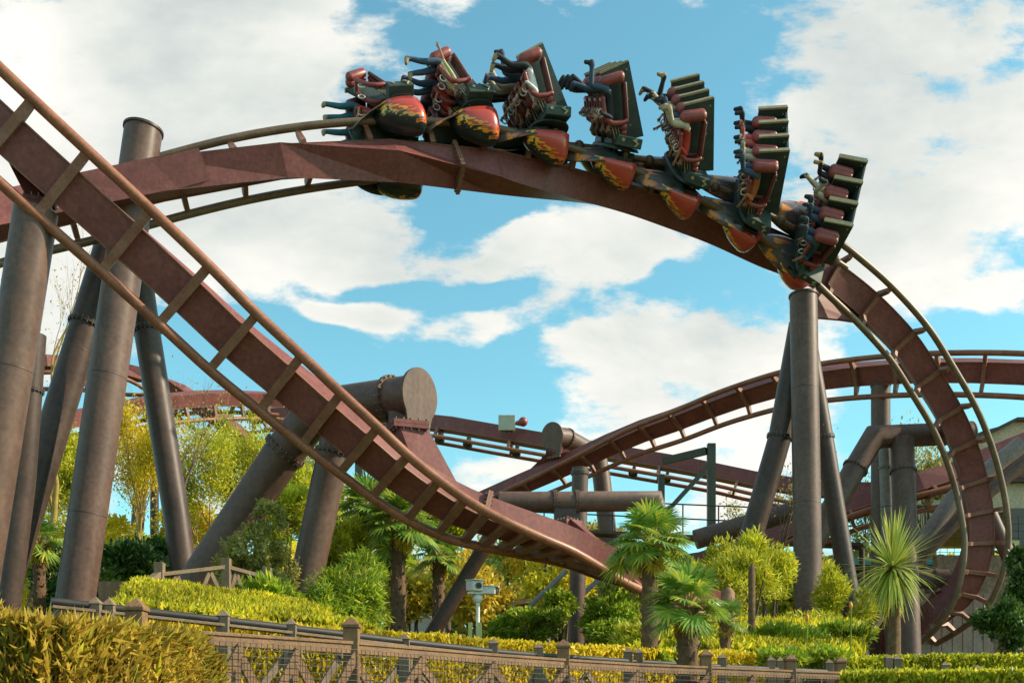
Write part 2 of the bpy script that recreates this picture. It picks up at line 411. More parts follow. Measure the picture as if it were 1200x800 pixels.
t2 = Track([(-90, 300, 21.5, -120), (0, 271, 22.4, -115), (100, 247, 23, -112), (207, 217, 23.4, -105), (285, 198, 23.7, -96), (360, 185, 24.1, -86), (435, 177, 24.5, -73), (510, 172, 25.0, -54),
            (575, 171, 25.4, -35), (620, 174, 25.6, -22), (660, 179, 25.8, -12), (700, 186, 26, -3), (745, 196, 26.2, 7), (790, 211, 26.4, 14), (855, 237, 26.9, 25), (918, 272, 27.4, 40), (960, 300, 27.9, 56), (990, 325, 28.3, 67),
            (1027, 359, 28.9, 75), (1065, 402, 29.5, 80), (1093, 446, 30, 82), (1117, 487, 30.4, 83), (1133, 524, 30.7, 83), (1145, 562, 31, 81), (1153, 600, 31.1, 77), (1156, 637, 31.2, 70), (1150, 675, 31.4, 60),
            (1138, 706, 31.7, 47), (1120, 729, 32.1, 30), (1100, 746, 32.7, 17), (1072, 763, 33.5, 9), (1035, 783, 34.6, 6), (960, 806, 36.5, 4)], h=.66, box=(.66, .62))
t2r = t2.build('coaster_track', 'big maroon inversion loop carrying the upside down train and diving to the bottom right', 'railtan', joints=[(525, 172)], ring=2.5, fine=(585, 171),
         ties=[(15, 267), (80, 251), (142, 237), (208, 217), (280, 199), (354, 186), (430, 177), (500, 172), (560, 171), (615, 173), (668, 180), (718, 190), (768, 203), (815, 221), (860, 240), (903, 262), (942, 287), (985, 320), (1027, 359), (1065, 402), (1093, 446), (1117, 487), (1133, 524), (1145, 565), (1154, 600), (1156, 637), (1151, 672), (1140, 702), (1124, 725), (1106, 742), (1085, 757)])
t3 = Track([(540, 612, 43, 152), (590, 588, 42.5, 145), (640, 566, 42, 140), (690, 543, 41, 134), (740, 519, 40, 128), (795, 499, 38.6, 122), (850, 477, 37.5, 118), (920, 456, 36, 113), (980, 446, 34.8, 109),
            (1050, 440, 33.5, 106), (1120, 438, 32.4, 104), (1200, 440, 31.6, 102), (1290, 448, 31, 100)], h=.45, box=(.58, .52))
t3r = t3.build('coaster_track', 'thin maroon track arching up from the middle to the right edge behind the loop', 'rail', ring=1.3, joints=[])
t4 = Track([(300, 505, 52, 186), (335, 503, 51, 182), (400, 506, 49.5, 175), (497, 513, 48, 168), (580, 527, 47.3, 167), (700, 548, 46.7, 167), (830, 571, 46, 167), (870, 580, 45.8, 167), (930, 592, 45.5, 170), (1000, 595, 45.3, 172), (1110, 596, 45, 172), (1280, 594, 45, 172)], h=.72, box=(.64, .57))
t4r = t4.build('coaster_track', 'straight maroon brake run crossing behind, with wheel motors between girder and rails', 'rail', ring=2.6, rail_r=.08, tie_pitch=3.2)
t5 = Track([(60, 520, 40, 192), (100, 511, 41, 192), (137, 503, 42, 192), (190, 493, 43, 193), (245, 487, 44.5, 194), (300, 487, 46, 190), (330, 489, 46.5, 188)], h=.7, box=(.62, .5))
t5r = t5.build('coaster_track', 'distant maroon track curving level behind the tall left posts', 'rail', ring=1.3)
t6 = Track([(20, 448, 44, 150), (60, 446, 44, 148), (110, 448, 45, 146), (150, 455, 46, 150), (200, 474, 47, 205), (245, 503, 47.5, 215), (300, 546, 48, 220), (340, 580, 48, 222)], h=.75, box=(.55, .5))
t6r = t6.build('coaster_track', 'distant maroon track dropping to the right under the foreground rails', 'rail', ring=1.3)
t8 = Track([(740, 668, 42, 170), (800, 682, 40, 165), (860, 668, 38, 160), (920, 646, 37, 158), (990, 616, 36.5, 156), (1060, 594, 36, 155), (1113, 580, 36, 155), (1160, 560, 36, 155), (1230, 532, 36, 155)], h=.6, box=(.7, .62))
t8r = t8.build('coaster_track', 'maroon track rising gently to the right behind the thick posts', 'rail', ring=1.3)

# brake motors and carriages hung in the straight track
def brake_gear():
    k = 0
    for px in (515, 548, 605, 640, 742, 780, 1168, 1192):
        l = t4.near_px(px); C, T, W, D = t4.at(l)
        r = empty('wheel_motor', '%s drive wheel unit slung under the straight brake run' % ('first second third fourth fifth sixth seventh eighth'.split()[k]) + ' from the left', 'drive wheel', 'drive wheels under the brake run')
        r.location = C
        m = MB(); m.box(-D*.17, W*.16, T*.06, D*.17); m.box(W*.2-D*.1, W*.05, T*.3, D*.05)
        m.build('bracket', M['spine'], r)
        m = MB(); m.tube([W*-.12-D*.02, W*.12-D*.02], .19, 14); m.build('tyre', M['black'], r)
        m = MB(); m.tube([W*.13, W*.34], .1, 10); m.ball(W*.34, .1); m.build('motor', M['postdark'], r)
        k += 1
brake_gear()
# ------------------------------------------------------------------ supports
def terrain(x, y):
    """height of the ground: flat walk in front, a planted bank behind the fence"""
    px = 600+FPX*x/max(y, .5)
    yf = float(np.interp(px, [-200, 100, 245, 405, 580, 720, 860, 973, 1200, 1500], [6.2, 7.2, 8.15, 9.06, 10.7, 12.1, 13.2, 14.2, 15.5, 17]))
    s = (y-yf-2.2)/3.0; s = min(max(s, 0), 1); s = s*s*(3-2*s)
    slope = float(np.interp(px, [0, 300, 700, 1200], [.080, .068, .052, .048]))
    yc = min(y, 45)
    hgt = .7+slope*yc-.18
    if y < .5: s = 0
    return s*hgt
def sheet():
    ys = list(np.concatenate([np.arange(-20, 6, 2.), np.arange(6, 30, .6), np.arange(30, 60, 2.), np.arange(60, 200, 20.), np.geomspace(200, 1500, 8)]))
    xs = list(np.concatenate([-np.geomspace(1500, 40, 9), np.arange(-34, 34, 1.0), np.geomspace(40, 1500, 9)]))
    vs = [(x, y, terrain(x, y)) for y in ys for x in xs]; nx = len(xs)
    fs = [(j*nx+i, j*nx+i+1, (j+1)*nx+i+1, (j+1)*nx+i) for j in range(len(ys)-1) for i in range(nx-1)]
    o = mesh_obj('ground', vs, fs, mat_surface('soil_and_moss', (.05, .05, .018), (.12, .12, .03), .9, .8, bump=.4, c3=(.10, .075, .045)), smooth=True)
    tag(o, kind='structure')
sheet()

def support(pts, w, label, mat='post', flanges=(), cap=None, base=True, name='support_post', group=None, ext=True, legs=(), endcap=None, r_taper=None, extra=None):
    """steel pipe column; pts = (px, py, Y) stations, w = width in photo pixels at the first station"""
    root = empty(name, label, 'support post', group)
    def pipe(pts, w, first=True):
        q = [P(*p) for p in pts]; r = w/2*pts[0][2]/FPX if w > 3 else w
        if ext:
            d = (q[-1]-q[-2]).normalized()
            if d.z < -.2:
                while q[-1].z > terrain(q[-1].x, q[-1].y)-.05 and q[-1].z > -1: q[-1] = q[-1]+d*.1
        m = MB(); m.tube(q, r, 40); m.build('pipe' if first else 'leg', M[mat], root)
        if ext and (q[-1]-q[-2]).normalized().z < -.2:
            d = (q[-1]-q[-2]).normalized(); b = q[-1]-d*.28
            m = MB(); m.tube([b, b+d*.04], r*1.4, 28)
            for k in range(12):
                a = 2*math.pi*k/12; o = Vector((math.cos(a)*r*1.25, math.sin(a)*r*1.25, 0)); m.tube([b+o, b+o-d*.12], .025, 6)
            m.build('base_plate', M['postdark'], root)
        for i in range(len(q)-1):
            L_ = (q[i+1]-q[i]).length; d = (q[i+1]-q[i]).normalized()
            if r > .2 and L_ > 3.2:
                for t in np.arange(2.4, L_-.6, 2.9):
                    c = q[i]+d*t; s_ = MB(); s_.tube([c-d*.012, c, c+d*.012], [r*1.001, r*1.014, r*1.001], 40, cap=False); s_.build('weld_seam', M['postdark'], root)
        return q, r
    q, r = pipe(pts, w)
    root.location = (0, 0, 0)
    segs = [(q, r)]
    for (lp, lw) in legs: segs.append(pipe(lp, lw, False))
    for (fx, fy) in flanges:
        best = None
        for (qq, rr) in segs:
            for i in range(len(qq)-1):
                for t in np.linspace(0, 1, 120):
                    c = qq[i].lerp(qq[i+1], t); x = 600+FPX*c.x/c.y; y = HZ-(c.z-CZ)*FPX/c.y
                    e = math.hypot(x-fx, y-fy)
                    if best is None or e < best[0]: best = (e, c, (qq[i+1]-qq[i]).normalized(), rr)
        _, c, d, rr = best
        m = MB()
        for s_ in (-1, 1): m.tube([c+d*.004*s_, c+d*.03*s_], rr*1.15, 36)
        m.build('flange', M[mat], root)
        m = MB(); a = d.orthogonal().normalized(); b = d.cross(a); nb = 20
        for k in range(nb):
            th = 2*math.pi*k/nb; o = (a*math.cos(th)+b*math.sin(th))*rr*1.095
            m.tube([c+o-d*(.035+rr*.08), c+o+d*(.035+rr*.08)], rr*.045, 6)
        m.build('flange_bolts', M['bolt'], root)
    if cap:
        d = (q[1]-q[0]).normalized(); m = MB(); m.tube([q[0]-d*.03, q[0]+d*.02], r*1.07, 40); m.build('end_cap', M[cap], root)
    return root, q, r

def gusset(root, pa, pb, ra, rb, mat='spine', name='saddle', thick=.2):
    """tapered box from a support to the spine of a track; pa, pb centres, ra/rb half sizes (axis vectors)"""
    m = MB(); vs = []
    for (c, (a, b)) in ((pa, ra), (pb, rb)):
        for (i, j) in ((-1, -1), (1, -1), (1, 1), (-1, 1)): vs.append(c+a*i+b*j)
    m.add(vs, [(0, 1, 2, 3), (7, 6, 5, 4)]+[(j, (j+1) % 4+0, (j+1) % 4+4, j+4) for j in range(4)])
    return m.build(name, M[mat], root)

def hang(root, tr, px, py, top, aw=.3, at=.3, mat='spine', plate=True, level=False):
    """saddle between point top and the far face of the track's girder"""
    l = tr.near_px(px, py); C, T, W, D = tr.at(l); S = C-D*(tr.h+tr.box[1]/2-.01)
    d = (S-top).normalized(); e_ = Vector((0, 0, -1)) if level else d
    X = (T-d*T.dot(d)).normalized(); Y_ = d.cross(X)
    gusset(root, top, S, (X*aw*.6, Y_*aw*.6), (T*at*1.3, W*tr.box[0]/2*.96), mat)
    if plate:
        if level: X = Vector((d.x*0+T.x, T.y, 0)).normalized(); Y_ = X.cross(e_); d = e_
        m = MB(); m.box(top-d*.03, X*(aw*.8), Y_*(aw*.8), d*.03); m.box(top+d*.035, X*(aw*.8), Y_*(aw*.8), d*.03)
        m.build('bolted_plate', M[mat], root)
        m = MB()
        for i in np.linspace(-1, 1, 5):
            for j in (-1, 1):
                for c in (top+X*i*aw*.7+Y_*j*aw*.7, top+X*j*aw*.7+Y_*i*aw*.7): m.tube([c-d*.1, c+d*.11], .02, 6)
        m.build('plate_bolts', M['bolt'], root)

def keyhole(root, c, d, r, hw, drop):
    """round end plate that runs down into a bolted foot"""
    X = Vector((d.y, -d.x, 0)).normalized(); Z = X.cross(d).normalized(); Z = Z if Z.z > 0 else -Z
    pl = [X*(r*math.cos(t))+Z*(r*math.sin(t)) for t in np.linspace(math.radians(-42), math.radians(222), 30)]+[X*-hw-Z*drop, X*hw-Z*drop]
    a = [c+p for p in pl]; b = [p+d*.035 for p in a]; n = len(a); m = MB()
    m.add(a+b, [tuple(range(n-1, -1, -1)), tuple(range(n, 2*n))]+[(i, (i+1) % n, n+(i+1) % n, n+i) for i in range(n)]); m.build('end_plate', M['post'], root)
    m = MB()
    for i in np.linspace(-1, 1, 5):
        for k in (.70, .84, .96):
            q = c+X*i*hw*.95-Z*drop*k; m.tube([q+d*.03, q+d*.065], .026, 6)
    m.build('plate_bolts', M['bolt'], root)
# foreground left group
r_, q_, _ = support([(42, 247, 16.6), (2, 500, 16.6), (-25, 670, 16.6)], 49, 'thick brown post at the left edge holding up the nearest track', 'post')
hang(r_, t1, 40, 190, P(48, 236, 16.75), .28, .3)
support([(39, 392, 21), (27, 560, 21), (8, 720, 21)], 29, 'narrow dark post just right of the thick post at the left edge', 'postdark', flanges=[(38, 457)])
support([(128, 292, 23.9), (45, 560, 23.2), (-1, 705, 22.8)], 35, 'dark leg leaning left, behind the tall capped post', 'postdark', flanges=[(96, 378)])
r_, q_, _ = support([(168, 153, 23.1), (87, 712, 22.4)], 43, 'tall capped brown post the big loop is fixed to, left', 'post', cap='postdark')
hang(r_, t2, 212, 215, P(178, 205, 23.1), .26, .4, plate=False)
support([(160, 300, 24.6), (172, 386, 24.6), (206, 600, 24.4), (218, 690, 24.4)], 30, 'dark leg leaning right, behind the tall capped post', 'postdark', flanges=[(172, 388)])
support([(171, 500, 41), (158, 650, 41)], 15, 'distant brown post wrapped in dry creeper behind the left legs', 'post', ext=True)
support([(181, 530, 43), (181, 650, 43)], 10, 'thinnest distant dark post beside the creeper post', 'postdark')

# pipe frame carrying the nearest track: a bent pipe with two legs
r_, q_, r1 = support([(489, 464, 19.0), (372, 480, 20.3), (334, 528, 20.5), (245, 662, 20.8), (225, 694, 20.8)], 50, 'bent brown pipe frame with a big round end plate, above the lowering track', 'post',
        flanges=[(459, 467), (334, 528), (392, 531)], legs=[([(402, 478, 20.0), (376, 600, 20.0), (349, 724, 20.0)], 38)])
d = (q_[0]-q_[1]).normalized()
m = MB(); m.tube([q_[0], q_[0]+d*.03], .46, 44); m.build('end_cap', M['post'], r_)
keyhole(r_, q_[0]+d*.032, d, .47, .26, .66)
m = MB(); c = q_[0]-d*.30+Vector((0, 0, -.42)); m.box(c, Vector((.24, 0, 0)), Vector((0, .20, 0)), Vector((0, 0, .14))); m.build('saddle_block', M['post'], r_)
hang(r_, t1, 490, 582, P(477, 501, 18.95), .38, .38, level=True)

# pipe frame over the end of the same track
r_, q_, _ = support([(590, 742, 21.0), (592, 700, 21.0), (594, 590, 20.6), (585, 588, 20.6), (766, 587, 20.9), (783, 650, 21.0), (791, 750, 21.0)][3:], 24, 'horizontal brown pipe bending down behind the big palm', 'post',
        flanges=[(650, 587), (676, 587)])
support([(590, 600, 21.2), (565, 645, 21.2), (502, 750, 21.2)], 18, 'dark leg leaning right behind the white cameras', 'postdark')
m = MB(); m.box(P(662, 605, 20.5), Vector((.2, 0, 0)), Vector((0, .16, 0)), Vector((0, 0, .12))); m.build('saddle_block', M['postdark'], r_)
hang(r_, t1, 676, 661, P(665, 614, 20.3), .24, .1, level=True)

# posts of the arching track behind
r_, q_, _ = support([(648, 511, 41.5), (661, 512, 42), (700, 533, 43.5), (705, 560, 43.5), (722, 712, 43)], 22, 'brown pipe with round end plate bending down behind the middle', 'post', flanges=[(664, 514)])
d = (q_[0]-q_[1]).normalized(); keyhole(r_, q_[0]+d*.02, d, .52, .30, .80)
hang(r_, t3, 650, 563, P(650, 527, 41.7), .35, .7)
support([(680, 548, 24.5), (675, 758, 24.5)], 19, 'upright brown post standing in the round clipped bushes', 'post', flanges=[(679, 555)])
support([(664, 668, 30), (580, 750, 30)], 6, 'thin grey strut slanting down left of the upright post', 'greysteel')
support([(704, 676, 31), (627, 750, 31)], 6, 'thin grey strut slanting down behind the upright post', 'greysteel')
r_, q_, _ = support([(1032, 452, 34.4), (1032, 600, 34.4), (1032, 745, 34.4)][:], 22, 'far brown upright post under the arching track on the right', 'post', cap='postdark')
r_.location = (0, 0, 0)

# right group
r_, q_, _ = support([(941.5, 347, 27.8), (948, 745, 27.2)], 32, 'tall brown upright post with flat top under the train', 'post', cap='postdark')
l = t2.near_px(985, 320); C, T, W, D = t2.at(l); S = C-D*(t2.h)
m = MB()
pl = [(941, 352), (972, 318), (1012, 352), (1040, 392), (1012, 378), (985, 374), (962, 372), (941, 372)]
a = [P(x, y, 28.1+(x-941)*.022) for x, y in pl]; b = [p+Vector((0, .12, 0)) for p in a]; n = len(a)
m.add(a+b, [tuple(range(n-1, -1, -1)), tuple(range(n, 2*n))]+[(i, (i+1) % n, n+(i+1) % n, n+i) for i in range(n)])
m.build('gusset_plate', M['spine'], r_)
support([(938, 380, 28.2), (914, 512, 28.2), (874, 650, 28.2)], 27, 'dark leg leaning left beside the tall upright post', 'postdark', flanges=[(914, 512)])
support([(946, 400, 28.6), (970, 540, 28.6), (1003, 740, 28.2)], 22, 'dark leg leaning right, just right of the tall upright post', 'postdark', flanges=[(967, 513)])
r_, q_, _ = support([(1137, 507, 32.6), (1024, 512, 32.0), (1002, 549, 31.8), (950, 640, 31.6), (925, 690, 31.6)], 26, 'bent brown pipe frame reaching the loop from the right hand posts', 'post',
        flanges=[(1002, 548), (1058, 552)], legs=[([(1057, 515, 32.0), (1060, 600, 31.6), (1065, 760, 31.0)], 27)])
m = MB(); d = (q_[0]-q_[1]).normalized(); m.tube([q_[0], q_[0]+d*.03], .34, 32); m.build('end_plate', M['postpale'], r_)
hang(r_, t2, 1124, 503, P(1126, 508, 32.3), .2, .3, plate=False)
support([(1037, 500, 33.2), (1043, 680, 33.2)], 16, 'pale narrow post leaning behind the spiky plant', 'postpale', flanges=[(1034, 548)])
support([(1197, 520, 34), (1116, 585, 34), (1079, 640, 34), (1040, 700, 34)], 20, 'upper pale strut slanting down behind the loop', 'postpale')
support([(1215, 528, 33.4), (1123, 608, 33.4), (1078, 655, 33.4)], 15, 'lower brown strut slanting down behind the loop', 'post', ext=True)
support([(1160, 602, 33), (1200, 692, 33)], 17, 'brown leg leaning right at the right edge', 'post')
r_, q_, _ = support([(1111, 678, 32.6), (1050, 678, 32.8), (1006, 694, 33), (985, 760, 33)], 22, 'low brown pipe with ringed end behind the spiky plant', 'post', flanges=[(1096, 678)], endcap=1)
hang(r_, t2, 1118, 730, P(1101, 694, 32.6), .22, .25, plate=False)
support([(925, 600, 34.5), (815, 632, 34.5), (800, 640, 34.5)][:2], 23, 'short horizontal brown pipe end behind the bright bamboo', 'post', ext=False)
support([(637, 672, 38), (637, 718, 38)], 16, 'short grey drum among the yellow shrubs', 'greysteel', name='storage_drum')

# green steel gantry and walkway under the brake run
def beam(name, label, pts, mat='greensteel', d=.18):
    root = empty(name, label, 'steel frame')
    for a, b, ww in pts:
        m = MB(); m.path_box([P(*a), P(*b)], ww, ww, (0.02, 1, 0.02)); m.build('steel_beam', M[mat], root)
    return root
beam('steel_gantry', 'green grey square post with arm and diagonal brace beside the brake run', [((833.5, 520, 42), (833.5, 700, 42), .3), ((828, 528, 42), (778, 540, 43), .26), ((831, 545, 41.7), (770, 612, 41.7), .17)])
beam('steel_gantry', 'green grey square post half hidden behind the big palm', [((775, 556, 43), (775, 700, 43), .24)])
beam('steel_gantry', 'green grey square post seen between the rails under the round end plate', [((421, 535, 41), (421, 620, 41), .28)])
def walkway():
    root = empty('maintenance_walkway', 'raised walkway with thin black handrails under the brake run', 'walkway')
    a, b = (300, 606, 42), (1010, 640, 38)
    m = MB(); m.path_box([P(*a), P(*b)], .9, .1, (0, 0, 1)); m.build('deck', M['postdark'], root)
    pa, pb = P(*a)+Vector((0, -.4, 0)), P(*b)+Vector((0, -.4, 0))
    for z in (1.1, .6):
        m = MB(); m.tube([pa+Vector((0, 0, z)), pb+Vector((0, 0, z))], .025, 6); m.build('handrail', M['black'], root)
    n = 18
    for k in range(n+1):
        c = pa.lerp(pb, k/n); m = MB(); m.tube([c, c+Vector((0, 0, 1.1))], .025, 6); m.build('handrail_post', M['black'], root)
    for k in range(0, n+1, 3):
        c = pa.lerp(pb, k/n)+Vector((0, .4, -.1)); m = MB(); m.tube([c, Vector((c.x, c.y, terrain(c.x, c.y)-.2))], .1, 10); m.build('leg', M['postdark'], root)
walkway()
# control box and red beacon on the girder of the brake run
r_ = empty('control_box', 'pale grey control box fixed on the brake run girder', 'control box')
m = MB(); c = P(594, 496, 46.2); m.box(c, Vector((.35, 0, 0)), Vector((0, .16, 0)), Vector((0, 0, .32))); m.build('cabinet', mat_surface('pale_grey_cabinet', (.36, .36, .27), (.48, .47, .36), .5, 5), r_, bevel=.02)
m = MB(); m.box(c+Vector((0, 0, -.30)), Vector((.24, 0, 0)), Vector((0, .1, 0)), Vector((0, 0, .03))); m.box(c+Vector((0, 0, -.4)), Vector((.03, 0, 0)), Vector((0, .03, 0)), Vector((0, 0, .1))); m.build('mount', M['postdark'], r_)
r_ = empty('warning_siren', 'round red siren beside the pale control box', 'siren')
m = MB(); m.ball(P(613, 494, 46.2), .2); m.build('dome', M['red'], r_)
m = MB(); m.tube([P(603, 496, 46.2), P(611, 495, 46.2)], [.06, .15], 12); m.build('horn', M['red'], r_)
# lamp heads above the girder
# ------------------------------------------------------------------ the train
def mat_flame(name, kind):
    """gloss lacquer: black shell with licking flames (object space, both sides alike)"""
    m = bpy.data.materials.new(name); m.use_nodes = True
    nt = m.node_tree; N = nt.nodes; L = nt.links; bs = N['Principled BSDF']
    tc = N.new('ShaderNodeTexCoord'); sp = N.new('ShaderNodeSeparateXYZ'); L.new(tc.outputs['Object'], sp.inputs[0])
    def mt(op, a, b=None, clamp=False):
        n = N.new('ShaderNodeMath'); n.operation = op; n.use_clamp = clamp
        for i, v in enumerate((a, b)):
            if v is None: continue
            if isinstance(v, (int, float)): n.inputs[i].default_value = v
            else: L.new(v, n.inputs[i])
        return n.outputs[0]
    f, y, z = sp.outputs; ay = mt('ABSOLUTE', y)
    def ramp(v, a, b):
        n = N.new('ShaderNodeMapRange'); n.interpolation_type = 'SMOOTHSTEP'; L.new(v, n.inputs[0]); n.inputs[1].default_value = a; n.inputs[2].default_value = b; return n.outputs[0]
    def mix(k, A, B):
        n = N.new('ShaderNodeMix'); n.data_type = 'RGBA'; L.new(k, n.inputs[0])
        for i, c in ((6, A), (7, B)):
            if isinstance(c, tuple): n.inputs[i].default_value = (*c, 1)
            else: L.new(c, n.inputs[i])
        return n.outputs[2]
    mp = N.new('ShaderNodeMapping'); L.new(tc.outputs['Object'], mp.inputs[0])
    n = N.new('ShaderNodeTexNoise'); n.inputs['Detail'].default_value = 2.5; n.inputs['Distortion'].default_value = .6; L.new(mp.outputs[0], n.inputs[0]); n.inputs['Scale'].default_value = 1.0
    if kind == 'pod':
        mp.inputs['Rotation'].default_value = (0, -.65, 0); mp.inputs['Scale'].default_value = (2.2, 10, 15)
        s = mt('ADD', mt('ADD', mt('MULTIPLY', f, -.60), mt('MULTIPLY', z, .75)), mt('ADD', mt('MULTIPLY', mt('SUBTRACT', ay, .69), 1.6), .02))
        t = mt('ADD', s, mt('MULTIPLY', mt('SUBTRACT', n.outputs[0], .5), 1.35))
        base = mix(ramp(t, .16, .19), (.010, .020, .022), (.46, .055, .035))
        fl = mt('MULTIPLY', ramp(t, .0, .03), mt('SUBTRACT', 1.0, ramp(t, .18, .21)))
        k = ramp(f, -.35, .40); flame = mix(k, (.70, .16, .02), (.80, .42, .03))
    else:
        mp.inputs['Scale'].default_value = (2.4, 11, 4)
        s = mt('SUBTRACT', mt('MULTIPLY', f, 1.0), .72)
        t = mt('ADD', s, mt('MULTIPLY', mt('SUBTRACT', n.outputs[0], .5), 3.0))
        base = mix(ramp(f, .2, 1.1), (.030, .045, .045), (.10, .09, .08))
        fl = mt('MULTIPLY', ramp(t, .02, .10), mt('SUBTRACT', 1.0, ramp(f, .90, .98)))
        k = ramp(f, .55, .95); flame = mix(k, (.35, .06, .03), (.78, .27, .02))
    L.new(mix(fl, base, flame), bs.inputs['Base Color']); bs.inputs['Roughness'].default_value = .28; bs.inputs['Coat Weight'].default_value = .4; bs.inputs['Coat Roughness'].default_value = .15
    return m
M['pod'] = mat_flame('flame_lacquer', 'pod'); M['fair'] = mat_flame('flame_lacquer_fairing', 'fair')
M['reddark'] = mat_surface('dark_red_pad', (.085, .022, .02), (.14, .035, .03), .5, 8)
SEATY = (.93, .31, -.31, -.93)

TILT = Matrix.Translation((.03, 0, .40)) @ Matrix.Diagonal((.84, .93, .97, 1)) @ Matrix.Rotation(math.radians(20), 4, 'Y') @ Matrix.Translation((.1, 0, -.5))
class SB(MB):
    """seat-side solids: the seat block leans forward on the chassis"""
    def build(s, *a, **k):
        s.v = [TILT @ v for v in s.v]; return MB.build(s, *a, **k)
def capsule(m, a, b, r, n=12):
    a, b = Vector(a), Vector(b); d = (b-a).normalized()
    m.tube([a-d*r*.98, a-d*r*.8, a-d*r*.45, a, b, b+d*r*.45, b+d*r*.8, b+d*r*.98], [r*.15, r*.6, r*.89, r, r, r*.89, r*.6, r*.15], n)

def pod_mesh(sy):
    m = MB(); m.smooth = True; vs = []; nf, ns = 18, 16
    for i in range(nf+1):
        t = i/nf; f = -.50+1.12*t
        prof = (1-abs((t-.36)/.64)**2.4) if t > .36 else (1-abs((t-.36)/.36)**3.2)
        prof = max(prof, 0)**.55
        zd = (.06+.66*prof*(1-.55*t)); yw = .02+.37*prof
        for j in range(ns+1):
            a = math.pi*j/ns
            vs.append((f, sy*(.69+yw*math.cos(a)), .06-zd*math.sin(a)**.8))
    fs = []
    for i in range(nf):
        for j in range(ns):
            q = (i*(ns+1)+j, i*(ns+1)+j+1, (i+1)*(ns+1)+j+1, (i+1)*(ns+1)+j)
            fs.append(q if sy > 0 else q[::-1])
        a, b = i*(ns+1), i*(ns+1)+ns; c, d = (i+1)*(ns+1), (i+1)*(ns+1)+ns
        fs.append((a, c, d, b) if sy > 0 else (b, d, c, a))
    m.add(vs, fs); return m
def fairing_mesh(sy):
    m = MB(); m.smooth = True; top = []; n1, n2 = 14, 12
    for layer in (0, 1):
        for i in range(n1+1):
            t = i/n1; f = .05+1.12*t; w = .52*(1-t**2.6*.75)
            for j in range(n2+1):
                a = -1+2*j/n2
                top.append((f, sy*(.56+a*w*.95-.12*t), .30-.22*t-.24*a*a-layer*.03))
    fs = []; K = (n1+1)*(n2+1)
    for i in range(n1):
        for j in range(n2):
            q = (i*(n2+1)+j, i*(n2+1)+j+1, (i+1)*(n2+1)+j+1, (i+1)*(n2+1)+j)
            fs += [q, tuple(K+k for k in q[::-1])]
    def rim(a, b): fs.append((a, b, b+K, a+K))
    for i in range(n1): rim(i*(n2+1), (i+1)*(n2+1)); rim((i+1)*(n2+1)+n2, i*(n2+1)+n2)
    for j in range(n2): rim(j+1, j); rim(n1*(n2+1)+j, n1*(n2+1)+j+1)
    m.add(top, fs); m.m = [1 if (k < 2*n1*n2 and k % 2 == 1) else 0 for k in range(len(m.f))]; return m

